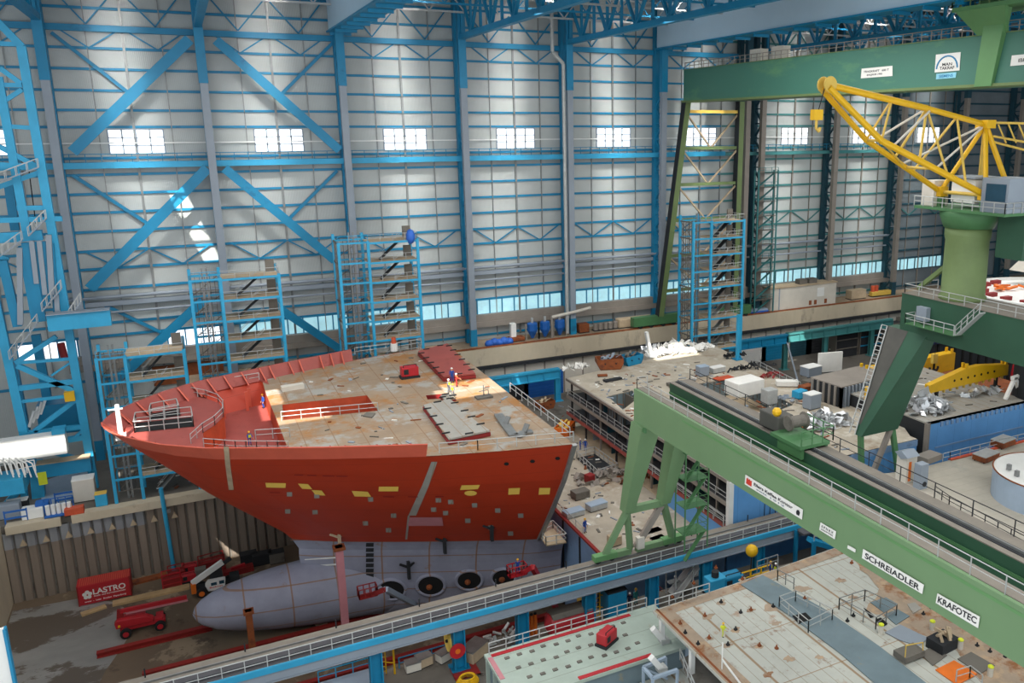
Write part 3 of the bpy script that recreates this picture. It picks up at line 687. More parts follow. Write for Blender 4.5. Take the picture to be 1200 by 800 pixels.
def gantry_frame(t, x1, x2, zg, ytop, yfoot, xf, m, zn, w=1.5, foot_m=None, yn=None):
    """two tapering legs, a cross tie, four splayed struts and wheel bogies"""
    yn = ytop+(yfoot-ytop)*.6 if yn is None else yn
    nodes = []
    for x in (x1, x2):
        xn = x-.9
        top = [(x-w*.75, ytop-2.2, zg), (x+w*.75, ytop-2.2, zg), (x+w*.75, ytop, zg), (x-w*.75, ytop, zg)]
        bot = [(xn-.55, yn-.6, zn), (xn+.55, yn-.6, zn), (xn+.55, yn+.6, zn), (xn-.55, yn+.6, zn)]
        MB().add(top+bot, [(0, 1, 2, 3), (7, 6, 5, 4), (0, 4, 5, 1), (1, 5, 6, 2), (2, 6, 7, 3), (3, 7, 4, 0)]).build('leg', m, t)
        nodes.append(V((xn, yn, zn)))
    MB().bar(nodes[0], nodes[1], .6, .7).build('cross_tie', m, t)
    fz = ZR1+.9; feet = [V((xf[0], yfoot, fz)), V((xf[1], yfoot, fz)), V((xf[2], yfoot, fz)), V((xf[3], yfoot, fz))]
    for a, b, mm in ((nodes[0], feet[0], m), (nodes[0], feet[1], m), (nodes[1], feet[2], 'column_tan'), (nodes[1], feet[3], m)): MB().bar(a, b, .55, .6).build('strut', mm, t)
    for a, b in ((feet[0], feet[1]), (feet[2], feet[3])):
        MB().bar(a-V((0, 0, .2)), b-V((0, 0, .2)), .6, .6).build('sill_beam', m, t)
    for f in (feet[0], feet[3]):
        g = MB().box(f.x-1.3, f.x+1.3, f.y-.4, f.y+.4, ZR1+.5, ZR1+1.1).build('bogie', 'green_bright', t)
        for d in (-.8, .8): MB().lathe((f.x+d, f.y, ZR1+.5), [(.38, -.15), (.38, .15)], 14, 'Y').build('wheel', 'dark', g)

g = thing('gantry_crane', (38, 70, ZR1), 'large light green gantry crane with sponsor signs crossing the foreground', 'gantry crane')
ZT, ZB = 35.73, 32.4; YE = 69.0; YN = 6
MB().box(37.5, 38.95, YN, YE, ZB, ZT).build('girder', 'green', g)
MB().box(37.48, 38.99, YN, YE-9, ZT-.55, ZT-.35).build('ledge_strip', 'green_bright', g)
MB().box(37.8, 38.9, YN, YE, ZT, ZT+.05).build('walkway', 'walkway', g)
MB().box(41.6, 43.5, YN, YE, ZB, ZT).build('girder', 'green_dark', g)  # far girder coloured darker green for the shade in the gap
MB().box(41.55, 43.9, YN, YE, ZT, ZT+.08).build('walkway', 'walkway', g)
MB().box(42.05, 42.75, YN, YE-.3, ZT+.08, ZT+.14).build('cable_tray', 'dark', g)
MB().box(42.3, 42.42, YN, YE-.3, ZT+.14, ZT+.3).build('trolley_rail', 'steel', g)
MB().box(41.52, 41.6, YN, YE, ZT-1.1, ZT-.9).build('ledge_strip', 'green_mid', g)
rail_mb([V((37.75, YN, ZT)), V((37.75, YE-.2, ZT)), V((38.9, YE-.2, ZT))], 1.15, 2.35, .035).build('railing', 'galv', g)
rail_mb([V((43.85, YN, ZT+.05)), V((43.85, YE-.2, ZT+.05))], 1.15, 3.2, .035).build('railing', 'dark', g)
MB().box(37.3, 37.5, YE-2.6, YE-.1, ZB-.45, ZB-.02).build('leg_flange', 'green_mid', g)
gantry_frame(g, 38.3, 42.6, ZB, YE, 71.05, (35.2, 38.2, 38.9, 43.4), 'green', 22.3)
# access stair tower on the gantry leg
st = MB(); b = V((43.6, 68.2, ZR1))
for k in range(4):
    z = ZR1+3+k*3.0; st.box(42.6, 45.4, 67.3, 69.2, z-.08, z); rail_mb([V((42.6, 67.3, z)), V((45.4, 67.3, z)), V((45.4, 69.2, z))], 1.1, 1.5, .04, mb=st)
    st.bar((42.8, 67.6, z-3), (45.2, 67.6, z), .5, .1)
for x in (42.6, 45.4):
    for y in (67.3, 69.2): st.bar((x, y, ZR1+1.2), (x, y, ZR1+14), .12)
st.build('access_stair', 'green_mid', g)
MB().box(38.8, 39.6, 70.4, 71, ZR1+.9, ZR1+2.2).build('switch_box', 'offwhite', g)
# trolley on the far girder
t = thing('crane_trolley', (42.5, 52, ZT), 'grey cable drum trolley with green platform running on the gantry girders', 'trolley')
TC = at(893, 500, Z=ZT+1); y = TC.y
MB().box(41.7, 43.3, y-.4, y+2.2, ZT+.32, ZT+1.7).build('housing', 'leg_grey', t, bevel=.12)
MB().box(40.9, 43.9, y-4.2, y-.4, ZT+.32, ZT+.6).build('platform', 'green_mid', t)
rail_mb([V((41, y-4.2, ZT+.6)), V((44.2, y-4.2, ZT+.6)), V((44.2, y-.6, ZT+.6))], 1.2, 1.2, .05).build('railing', 'green_mid', t)
MB().lathe((42.6, y-1.6, ZT+1.6), [(.6, -.9), (.7, -.8), (.5, -.7), (.5, .7), (.7, .8), (.6, .9)], 16, 'X').build('cable_drum', 'quay_dark', t)
MB().ball((41.9, y+.1, ZT+2), .4, 10).build('warning_lamp', 'yellow', t)
MB().box(41.2, 41.5, y-4, y-1, ZT-.6, ZT+.3).build('side_frame', 'green_mid', t)
MB().box(43.6, 43.9, y-4, y-1, ZT+.1, ZT+.3).build('side_frame', 'green_mid', t)
# signs on the near girder
def sign(pxs, m, lines, lab, nm='sign_board', X=37.42, extra=None):
    q = [at(x, y, X=X) for x, y in pxs]; c = sum(q, V((0, 0, 0)))/4
    t = thing(nm, c, lab, 'sign'); MB().prism(q, (-.04, 0, 0)).build('board', m, t)
    ux = q[1]-q[0]; uz = q[0]-q[3]
    for (txt, fx, fz, fw, fh, mm) in lines:
        p = q[3]+ux*fx+uz*fz+V((-.06, 0, 0)); text_mb(txt, p, ux, uz, uz.length*fh, ux.length*fw).build('lettering', mm, t)
    return t, q, ux, uz
sign(((1012, 643), (1083, 685), (1081, 695.5), (1010.5, 653.5)), 'sign_white', [('SCHREIADLER', .05, .22, .9, .58, 'ink')], 'white board reading SCHREIADLER on the near green girder')
sign(((1099, 695), (1148.5, 722.5), (1146.5, 735.5), (1097, 706)), 'sign_white', [('KRAFOTEC', .04, .2, .92, .62, 'ink')], 'white board reading KRAFOTEC at the lower end of the green girder')
sign(((962, 612), (980, 622.5), (978.5, 631.5), (960.5, 620.5)), 'sign_white', [('E P N R X', .12, .52, .76, .3, 'ink'), ('INDUSTRIES', .12, .2, .76, .16, 'ink')], 'small white rounded board of letters beside the SCHREIADLER board')
t, q, ux, uz = sign(((874, 556), (941, 597), (940, 608.5), (873, 567)), 'sign_white', [('Eilers Kaffee Kontor', .17, .48, .68, .3, 'ink'), ('seit 1912', .22, .18, .5, .18, 'column_grey')], 'long white company board with a red emblem on the green girder')
MB().prism([q[3]+ux*a+uz*b+V((-.06, 0, 0)) for a, b in ((.03, .2), (.13, .2), (.13, .8), (.105, .72), (.09, .85), (.07, .72), (.05, .85), (.03, .72))], (-.01, 0, 0)).build('emblem', 'ink_red', t)
MB().prism([q[3]+ux*a+uz*b+V((-.06, 0, 0)) for a, b in ((.92, .25), (.96, .25), (.97, .6), (.95, .78), (.92, .7), (.91, .45))], (-.01, 0, 0)).build('emblem', 'ink', t)
sign(((994, 638.5), (1003, 643.5), (1002.5, 647), (993.5, 642)), 'sign_white', [], 'tiny blank white plate between two boards on the green girder', 'sign_plate')

# ---------------------------------------------------------------- slewing crane on its portal
p = thing('portal_crane', (82, 76, ZR1), 'dark green portal crane with round tower and yellow lattice jib', 'slewing crane')
X0, X1 = 75.5, 81.2; YE2 = 71.7; ZT2, ZB2 = 41.35, 36.5
yb = at(1200, 372, X=X0).y-40
MB().box(X0, X1, yb, YE2, ZB2, ZT2).build('portal_girder', 'green_dark', p)
MB().box(X0-.1, X1+.1, yb, YE2, ZT2, ZT2+.06).build('walkway', 'walkway', p)
# leg: wide at the top, sloping to its foot
lt = [at(1040, 380, X=X0), at(1086, 392, X=X0)]; l0 = at(1007, 511, Y=71.3); l1 = at(1050, 500, Y=71.3); zl = l0.z
tq = [V((X0, lt[1].y, ZB2+.4)), V((X0+1.7, lt[1].y, ZB2+.4)), V((X0+1.7, lt[0].y, ZB2+.4)), V((X0, lt[0].y, ZB2+.4))]
bq = [V((l0.x, 71, zl)), V((l1.x, 71, zl)), V((l1.x, 72.1, zl)), V((l0.x, 72.1, zl))]
MB().add(tq+bq, [(0, 1, 2, 3), (7, 6, 5, 4), (0, 4, 5, 1), (1, 5, 6, 2), (2, 6, 7, 3), (3, 7, 4, 0)]).build('leg', 'green_dark', p)
e = V((-.04, 0, 0)); MB().add([tq[0].lerp(tq[3], .45)+e, tq[3]+e, tq[3].lerp(bq[3], .9)+e, tq[3].lerp(bq[3], .9).lerp(tq[0].lerp(bq[0], .9), .3)+e], [(0, 1, 2, 3)]).build('leg_shade', 'leg_grey', p)  # grey sheet imitates shade on the side face of the leg
lg = [tq[3], tq[0], bq[0], bq[3]]
fz = ZR1+.7
for a, fx, mm in ((V((l0.x+.4, 71.5, zl)), l0.x+1.0, 'green_mid'), (V((l1.x-.7, 71.5, zl)), l0.x+1.8, 'column_tan'), (V((l1.x-.4, 71.5, zl)), l1.x+1.2, 'green_mid')): MB().bar(a, (fx, 71.3, fz), .5, .6).build('strut', mm, p)
MB().box(l0.x-.5, l1.x+2, 70.8, 71.8, fz-.6, fz+.3).build('sill_beam', 'green_mid', p)
# ladder along the leg and access gallery
mb = MB(); o1 = V((-.2, -.2, 0))
for dd in (0, .9): mb.bar(lg[0]+o1+V((0, dd, 0)), lg[3]+o1+V((0, dd, 0)), .12)
for i in range(26): a = lg[0].lerp(lg[3], i/26)+o1; mb.bar(a, a+V((0, .9, 0)), .08)
mb.build('ladder', 'galv', p)
A = at(1062, 378, X=X0-1.4); B = at(1119, 392, X=X0-1.4)
gz = A.z; MB().box(X0-1.6, X0, B.y, A.y, gz-.1, gz).build('gallery', 'green_mid', p); rail_mb([V((X0, A.y, gz)), V((X0-1.6, A.y, gz)), V((X0-1.6, B.y, gz))], 1.15, 1.3, .05).build('gallery_railing', 'galv', p)
C2 = at(1150, 358, X=X0-1.2); MB().bar((X0-.9, B.y, gz), (X0-.9, C2.y, ZT2), .9, .12).build('stair', 'galv', p); rail_mb([V((X0-1.4, B.y, gz)), V((X0-1.4, C2.y, ZT2))], 1.1, 1.2, .05).build('stair_railing', 'galv', p)
rail_mb([V((X0+.1, yb, ZT2)), V((X0+.1, YE2-.3, ZT2)), V((X1-.1, YE2-.3, ZT2))], 1.15, 2.2, .05).build('railing', 'galv', p)
MB().box(X0-.7, X0-.05, 67.2, 68.7, ZT2-2.6, ZT2-1).build('junction_box', 'column_grey', p)
CX, CY = 78.7, 65.7
MB().lathe((CX, CY, ZT2), [(2.6, 0), (2.6, .4), (2.4, .6), (2.35, 6.8), (2.5, 7.4), (2.5, 8.3)], 32).build('tower', 'green_post', p, smooth=True)
MB().bar((CX, CY+2, ZT2+4), (CX, CY+6.5, ZT2+.2), .5, .5).build('tower_brace', 'green_post', p)
zs = ZT2+8.3
MB().lathe((CX, CY, zs), [(2.7, 0), (3.2, 1.3), (3.2, 2.1), (2.7, 2.2)], 28).build('slewing_ring', 'green_mid', p, smooth=True)
zp = zs+2.2
MB().box(CX-3.2, CX+3.4, CY-7, CY+5.2, zp-.3, zp).build('machine_deck', 'green_mid', p)
MB().box(CX+.5, CX+3, CY-6.8, CY-3.4, zp-5.2, zp-.3).build('counterweight', 'green_dark', p)
rail_mb([V((CX-3.2, CY+5.2, zp)), V((CX-3.2, CY-7, zp)), V((CX+3.4, CY-7, zp))], 1.1, 1.4, .05).build('deck_railing', 'galv', p)
MB().box(CX-2.6, CX-.2, CY+3, CY+4.8, zp, zp+2.9).build('cabin', 'offwhite', p, bevel=.06)
o = MB().box(CX-2.8, CX+1.6, CY-6.9, CY-3.6, zp, zp+3.6).build('machinery_house', 'column_grey', p); MB().box(CX-2.9, CX-2.8, CY-6.6, CY-4.2, zp+1.2, zp+3).build('window', 'glass_dark', o)
MB().box(CX-1.4, CX+1.5, CY-1.6, CY+1.6, zp+.6, zp+3.2).build('winch_house', 'white', p); MB().box(CX-2, CX+2, CY-2, CY+2, zp+3.3, zp+3.5).build('canopy', 'column_grey', p)
hz = at(1138, 226, Y=CY).z
f1 = V((CX-1.6, CY+3.0, hz)); f2 = V((CX-1.6, CY-3.2, hz))
for f in (f1, f2): MB().bar((f.x, f.y, zp), f, .8, .9).build('jib_post', 'green_mid', p); MB().box(f.x-.6, f.x+.6, f.y-.6, f.y+.6, f.z-.5, f.z+.6).build('jib_bearing', 'yellow', p)
tip = at(965, 103, Y=CY+.3); tip = V((tip.x, CY, tip.z)); head = at(1155, 146, Y=CY)
k1a = at(1015, 164, Y=CY+1.3); k1b = at(1033, 165, Y=CY-1.0)
def tb(a, b, r, m='yellow', nm='jib_chord'): return MB().tube(a, b, r, 10).build(nm, m, p)
tb(f1, V(k1a), .3); tb(f2, V(k1b), .34); tb(V(k1a), tip+V((0, .7, 0)), .3); tb(V(k1b), tip+V((0, -.5, 0)), .32)
topc = [tip+V((.6, 0, .25)), at(1086, 127, Y=CY), head]
tb(topc[0], topc[1], .34); tb(topc[1], topc[2], .3)
for (a, b, r) in ((topc[0].lerp(topc[1], .62), V(k1a), .12), (topc[0].lerp(topc[1], .62), V(k1b), .12), (topc[1], V(k1a).lerp(f1, .35), .14), (topc[1], V(k1b).lerp(f2, .35), .14), (topc[1], V(k1b).lerp(f2, .62), .13), (topc[1].lerp(topc[2], .5), V(k1a).lerp(f1, .6), .13), (topc[1].lerp(topc[2], .5), V(k1b).lerp(f2, .8), .13), (V(k1a), V(k1b), .15), (V(k1a).lerp(f1, .5), V(k1b).lerp(f2, .5), .15), (V(k1a).lerp(f1, .5), V(k1b), .1), (f1, f2, .2)): tb(a, b, r, 'pale_yellow', 'jib_lacing')
for (a, b) in ((topc[1], V(k1a).lerp(f1, .05)), (topc[1]-V((0, .4, .3)), V(k1b).lerp(f2, .1)), (head, V(k1a).lerp(f1, .45)), (head, V(k1b).lerp(f2, .5))): tb(a, b, .12, 'offwhite', 'jib_tie')
for a in (f1, f2): tb(head, a, .26, 'yellow', 'a_frame_leg')
bk = V((CX+3, CY-2.5, hz+.2)); tb(head, bk, .3, 'yellow', 'a_frame_leg'); tb(head, bk+V((0, 4, 0)), .26, 'pale_yellow', 'a_frame_leg')
MB().box(head.x-.7, head.x+.7, head.y-.8, head.y+.8, head.z-.4, head.z+.5).build('a_frame_head', 'yellow', p)
cj = [at(1168, 150, Y=CY-2), at(1230, 145, Y=CY-4)]
for dz in (0, -2.4, -3.4): tb(head+V((.6, -.6, .2+dz*.6)), cj[1]+V((0, 0, dz)), .13, 'pale_yellow', 'counter_jib_chord')
for i in range(5): a = head.lerp(cj[1], .2+.16*i); tb(a+V((0, 0, 0)), a+V((.8, -.6, -2.0)), .09, 'pale_yellow', 'counter_jib_lacing')
for d in (.55, -.45): MB().lathe(tip+V((.2, d, .3)), [(.75, -.1), (.8, 0), (.75, .1)], 16, 'Y').build('sheave', 'pale_yellow', p)
MB().path([tip+V((-.1, 0, 0)), at(957, 137, Y=CY)], .05).build('hoist_rope', 'dark', p)
hk = at(957, 137, Y=CY); o = MB().box(hk.x-.55, hk.x+.55, hk.y-.3, hk.y+.3, hk.z-.3, hk.z+.7).build('hook_block', 'yellow', p); MB().path([hk+V((0, 0, -.3)), hk+V((0, 0, -1.1)), hk+V((.4, 0, -1.4)), hk+V((.5, 0, -1))], .14).build('hook', 'pale_yellow', o)

# ---------------------------------------------------------------- upper travelling crane on the wall side
u = thing('bridge_crane', (88, 142, ZL), 'huge green overhead travelling crane high up with a round emblem board', 'overhead crane')
UX = 87.6; YU = 141.6; UZ0, UZ1 = 65.75, 71.4
MB().box(UX, UX+3, -20, YU, UZ0, UZ1).build('girder', 'green_crane', u)
MB().box(UX+9.4, UX+12.4, -20, YU, UZ0, UZ1).build('girder', 'green_crane', u)
MB().box(UX-.3, UX+3.3, -20, YU+.1, UZ0-.35, UZ0).build('bottom_flange', 'green_post', u)
MB().box(UX-.2, UX+3.2, -20, YU, UZ1, UZ1+.1).build('walkway', 'green_post', u)
rail_mb([V((UX, 30, UZ1+.1)), V((UX, YU-.5, UZ1+.1))], 1.2, 1.6, .06).build('railing', 'column_tan', u)
for i in range(2): x = at((877, 902)[i], 62, Y=130).x; MB().box(UX+1, UX+2.6, at((877, 902)[i], 66, X=UX).y-2, at((877, 902)[i], 66, X=UX).y+1, UZ1+.1, UZ1+2.2).build('control_cabinet', 'offwhite', u)
for k, (x0, x1) in enumerate(((88.6, 83.2), (101.2, 101.2))):
    MB().bar((x0, 141.9, UZ0), (x1, 142.3, ZL+2.2), 1.2, 1.3, up=(0, 1, 0)).build('leg', 'green_post', u)
    MB().bar((x0-.62, 141.9, UZ0), (x1-.62, 142.3, ZL+2.2), .15, 1.32, up=(0, 1, 0)).build('leg_flange', 'dark', u)
for i in range(6):
    z = UZ0-2-i*7; f = (UZ0-z)/(UZ0-ZL); xa = 88.6-5.4*f; MB().bar((xa, 142, z), (101.2, 142, z), .5, .6).build('cross_beam', 'lamp_yellow' if i < 1 else 'green_post', u)
    zm = z-7; fm = (UZ0-zm)/(UZ0-ZL); xb = 88.6-5.4*fm; xm = (xb+101.2)/2
    if i < 5: MB().bar((xa, 142, z), (xm, 142, zm), .3).build('lacing', 'board', u); MB().bar((101.2, 142, z), (xm, 142, zm), .3).build('lacing', 'board', u)
for x, w in ((82.5, 5.5), (101.5, 4)):
    o = MB().box(x-w, x+w, 141.8, 143.2, ZL+.6, ZL+2.4).build('bogie', 'green_mid', u)
    for d in (-.7, -.25, .25, .7): MB().lathe((x+d*w, 142.1, ZL+.55), [(.5, -.2), (.5, .2)], 14, 'Y').build('wheel', 'dark', o)
# bracketed platform above the girder at the right
Pp = at(1150, 20, X=UX-1); yk = Pp.y
MB().box(UX-2.2, UX+4, yk-14, yk+3.4, UZ1+2.8, UZ1+3.3).build('upper_platform', 'green_bright', u)
rail_mb([V((UX+3, yk+3.4, UZ1+3.3)), V((UX-2.2, yk+3.4, UZ1+3.3)), V((UX-2.2, yk-14, UZ1+3.3))], 1.2, 1.3, .07).build('platform_railing', 'green_post', u)
MB().prism([V((UX-.9, yk-.5, UZ1+2.8)), V((UX-.9, yk-3.4, UZ1+2.8)), V((UX-.5, yk-1.8, UZ0-.3)), V((UX-.5, yk+.6, UZ0-.3))], (.9, 0, 0)).build('bracket_leg', 'green_bright', u)
MB().prism([V((UX-2, yk+3, UZ1+2.8)), V((UX-2, yk-4, UZ1+2.8)), V((UX-.2, yk-3, UZ1)), V((UX-.2, yk+1, UZ1))], (.5, 0, 0)).build('bracket_plate', 'green_bright', u)
MB().box(UX-.5, UX+3, yk-10, yk+1, UZ1+3.3, UZ1+6.5).build('trolley_house', 'green_bright', u)
def usign(pxs, m, lines, lab): return sign(pxs, m, lines, lab, X=UX-.06)
usign(((1010, 80.5), (1046, 77), (1046, 89), (1009, 91.8)), 'sign_white', [('TRAGKRAFT   600 T', .08, .55, .82, .2, 'ink'), ('BAUJAHR 1990', .2, .2, .5, .18, 'ink')], 'white lettered board left of the emblem board on the overhead crane')
t, q, ux, uz = usign(((1097, 64), (1126, 61), (1124.5, 82.5), (1095.5, 85)), 'sign_white', [('MAN', .3, .33, .4, .16, 'ink'), ('TAKRAF', .2, .12, .6, .17, 'ink')], 'square white board with a blue arch emblem on the overhead crane')
pts = [q[3]+ux*(.5+.42*math.cos(a*math.pi/12))+uz*(.18+.68*math.sin(a*math.pi/12))+V((-.08, 0, 0)) for a in range(13)]
MB().path(pts, .1, 5).build('emblem', 'ink_blue', t)
usign(((1097.5, 86.5), (1121, 84.5), (1120, 91), (1097, 93)), 'sign_cyan', [('SIEMENS', .15, .25, .7, .5, 'ink_blue')], 'narrow pale cyan board below the blue arch emblem')
usign(((1186, 65), (1212, 62.5), (1210, 75), (1184, 77.5)), 'sign_white', [('KRAN 7', .35, .3, .5, .35, 'ink')], 'white board cut by the frame at the far right of the overhead crane')
# ================================================================ NEXT SHIP BLOCKS
def rot_box(mb, P, w, d, h, rz=0, z0=0):
    c, s = math.cos(rz), math.sin(rz); q = [V((P.x+c*a-s*b, P.y+s*a+c*b, P.z+z0)) for a, b in ((-w/2, -d/2), (w/2, -d/2), (w/2, d/2), (-w/2, d/2))]
    return mb.prism(q, (0, 0, h))
# low block right behind the bow section
ZK = 12.9; XK = 38.3
k = thing('hull_block', (46, 95, 0), 'low beige decked ship block between the red bow and the stacked cabin block', 'ship block')
MB().box(XK, 60, 72.9, 117, ZK-.15, ZK).build('deck_plate', 'block_deck', k)
MB().box(XK+.1, 51.8, 73, 116.9, 1, ZK-.15).build('shell', 'hull_blue_dull', k)
for i in range(9): MB().box(XK-.05, XK+.1, 74+5*i, 74.25+5*i, 1, ZK-.2).build('frame', 'dark', k)
MB().box(XK-.1, XK+.3, 72.9, 117, ZK, ZK+.25).build('edge_strip', 'beam_red', k)
rail_mb([V((XK+.4, 84, ZK)), V((XK+.4, 116, ZK))], 1.1, 2, .05).build('railing', 'galv', k)
# gangway between the bow and the block
gq = [at(*p, Z=12.3) for p in ((632, 628), (648, 620), (664, 636), (640, 640))]
t = thing('landing_stage', gq[0], 'scaffold landing with handrails under the aft corner of the red hull', 'landing'); MB().prism(gq, (0, 0, .15)).build('platform', 'board', t); rail_mb(gq+[gq[0]], 1.2, 1.5, .06).build('railing', 'galv', t)

# cabin block, three storeys open on the bow side
XM = 52.0; Z1 = 21.4; ZF = [12.9, 15.75, 18.6, Z1]
c = thing('cabin_block', (66, 95, 5), 'large ship block with three open storeys and a cluttered beige top deck', 'ship block')
top = [at(*p, Z=Z1).to_2d() for p in ((660, 432), (836, 404), (884, 428), (938, 456), (1002, 452), (1046, 481))]
X2 = at(1075, 513, Y=72.8).x
outer = top+[V((X2, 74)), V((X2, 72.8)), V((XM, 72.8))]
outer[0] = V((XM, 118.5))
h_a = [at(*p, Z=Z1).to_2d() for p in ((812, 450), (868, 442), (930, 474), (884, 492))]
h_b = [at(*p, Z=Z1).to_2d() for p in ((712, 464), (741, 457), (748, 466), (730, 480))]
fill([[tuple(p) for p in outer], [tuple(p) for p in h_a], [tuple(p) for p in h_b]], Z1-.2, Z1).build('top_deck', 'block_deck', c)
for nm, hq in (('recess', h_a), ('recess', h_b)):
    mb = MB(); n = len(hq); mb.add([(p.x, p.y, Z1-.1) for p in hq]+[(p.x, p.y, Z1-2.7) for p in hq], [(i, (i+1) % n, n+(i+1) % n, n+i) for i in range(n)])
    o = mb.build(nm, 'teal_plate', c); fill([[tuple(p) for p in hq]], Z1-2.7).build('recess_floor', 'board', o)
    mb = MB()
    for a, b in zip(hq, hq[1:]+hq[:1]):
        m_ = int((b-a).length/1.1)
        for i in range(m_): q = a.lerp(b, (i+.5)/m_); mb.bar((q.x, q.y, Z1-2.6), (q.x, q.y, Z1-.1), .18)
    mb.build('recess_frames', 'quay_dark', o)
for i, z in enumerate(ZF[:-1]):
    MB().box(XM, X2-1, 73.2, 118.4, z-.12, z+.05).build('storey_deck', 'walk_dark' if i else 'board', c)
    MB().box(XM+5, XM+5.2, 73.2, 118.3, z+.05, ZF[i+1]-.2).build('inner_bulkhead', 'quay_dark', c)
    for j in range(9):
        y = 76+5.2*j; MB().box(XM+.5, XM+.75, y, y+.25, z+.05, ZF[i+1]-.2).build('pillar', 'column_tan' if j % 3 == 0 else 'dark', c)
    for j in range(6):
        y = 80+6.3*j+i*1.3; MB().box(XM+1.4, XM+4.8, y, y+.12, z+.05, ZF[i+1]-.25).build('partition', 'column_grey' if j % 2 else 'dark_teal', c)
    if i: rail_mb([V((XM+.1, 73.4, z)), V((XM+.1, 118.2, z))], 1.1, 2.4, .05).build('balcony_railing', 'galv', c); MB().box(XM-.12, XM+.12, 73.2, 118.4, z-.35, z+.1).build('deck_edge', 'deck_red' if i == 1 else 'column_tan', c)
MB().box(XM-.08, XM+.25, 72.8, 118.5, Z1-.35, Z1+.06).build('deck_edge', 'column_tan', c)
MB().box(XM-.1, XM, 73.2, 88.5, ZF[0], ZF[1]-.2).build('side_plating', 'hull_blue', c)
MB().box(XM+.02, X2, 72.8, 73.2, 3, Z1-.02).build('hull_side', 'hull_blue', c)
MB().box(XM-.12, XM+.5, 72.65, 73.25, ZF[0]+3, Z1).build('corner_post', 'white', c)
MB().box(X2-.3, X2, 73.2, 88, 3, Z1-.2).build('end_bulkhead', 'dark', c)
MB().box(70, X2, 72.7, 72.8, Z1-.9, Z1-.1).build('sheer_strake', 'hull_blue_dull', c)
mb = MB(); rail_mb([V((p.x, p.y, Z1)) for p in top[2:4]], 1.1, 2, .05, mb=mb); mb.build('railing', 'galv', c)
for i in range(4): MB().tube((57+i*.8, 72.7, 12+i), (57+i*.8, 72.7, 21.4), .04).build('hanging_cable', 'dark', c)
# inner rail on the storey nearest the gantry leg: grey stairs and storey rails
for z in (ZF[0]+2.9,): rail_mb([V((XM-.3, 73.4, z)), V((XM-.3, 92, z))], 1.2, 2, .07).build('railing', 'galv', c)

# blue sided block further aft
b = thing('blue_block', (91, 80, 3), 'light blue sided ship block carrying silver scrap, next to the yellow lifting beams', 'ship block')
ZB3 = 23.3; X3, X4 = X2+1.6, 102.5
MB().box(X3, X4, 72.6, 73, 3, ZB3).build('hull_side', 'hull_blue', b)
MB().box(X3, X4, 72.6, 95, ZB3-.2, ZB3).build('deck', 'plate_grey', b)
MB().box(X3, X3+.3, 73, 95, 15, ZB3-.2).build('end_bulkhead', 'dark', b)
MB().box(X4-.2, X4, 73, 95, 3, ZB3-.2).build('end_bulkhead', 'rust', b)
MB().box(X3-.15, X3+.3, 72.5, 73.1, 12, ZB3).build('corner_post', 'column_tan', b)
for i in range(26): x = X3+2.2+i*.95; 
mb = MB()
for i in range(21): x = X3+2.2+i*.95; MB().box(x, x+.4, 72.45, 72.62, ZB3-.75, ZB3-.1).build('freeing_port', 'hull_blue_dull', b)
MB().box(X3+1.5, X4-1, 72.5, 72.62, 19.6, 19.8).build('rubbing_strake', 'hull_blue_dull', b)
MB().box(X4+.3, X4+14, 74, 95, 8, 20.5).build('orange_shell', 'rust', b)
# white deck with the round tank
w = thing('white_deck_block', (90, 58, 11), 'pale planked deck block carrying the round grey tank at the right', 'ship block'); ZW = 20.0
wq = [at(*p, Z=ZW).to_2d() for p in ((1052, 546), (1078, 529.5), (1112, 538.5), (1200, 509), (1260, 492))]
wq = [(p.x, min(p.y, 68.2)) for p in wq]+[(112, 62), (106, 36), (68, 36), (68, wq[0][1])]
fill([wq], ZW-.25, ZW).build('deck', 'white_deck', w)
fill([[(x*.996+.3, y-.4) for x, y in wq]], QZ, ZW-.25).build('shell', 'tank_blue', w)
rail_mb([V((*wq[1], ZW)), V((*wq[2], ZW)), V((*wq[3], ZW))], 1.1, 1.8, .05).build('railing', 'galv', w)
rail_mb([at(*p, Z=ZW) for p in ((1095, 580), (1112, 592), (1200, 640))], 1.1, 1.8, .05).build('railing', 'dark', w)
mb = MB(); a, d = V((*wq[2], ZW+.05)), V((*wq[3], ZW+.05)); mb.bar(a, d, .5, .15); mb.build('edge_strip', 'orange_red', w)
PT = at(1157, 575, Z=ZW); R_ = 6.6; tc = at(1228, 585, Z=ZW)
R_ = (tc-PT).length*.95
t = thing('round_tank', (tc.x, tc.y, ZW), 'round pale blue-grey tank with a flat white top at the right edge', 'tank')
MB().lathe((tc.x, tc.y, ZW), [(R_, 0), (R_, 3.2)], 48).build('tank_wall', 'tank_blue', t)
MB().lathe((tc.x, tc.y, ZW+3.2), [(R_-.05, 0), (R_-.3, .08), (R_-.5, .02)], 48).build('tank_top', 'white', t)
MB().path([(tc.x+R_*math.cos(a*math.pi/30), tc.y+R_*math.sin(a*math.pi/30), ZW+3.2) for a in range(61)], .09, 5).build('rim', 'rust', t)
for j, a in enumerate((2.5, 2.9, 3.4)): MB().box(tc.x+R_*.75*math.cos(a)-.2, tc.x+R_*.75*math.cos(a)+.2, tc.y+R_*.75*math.sin(a)-.2, tc.y+R_*.75*math.sin(a)+.2, ZW+3.25, ZW+3.9).build('fitting', 'steel', t)
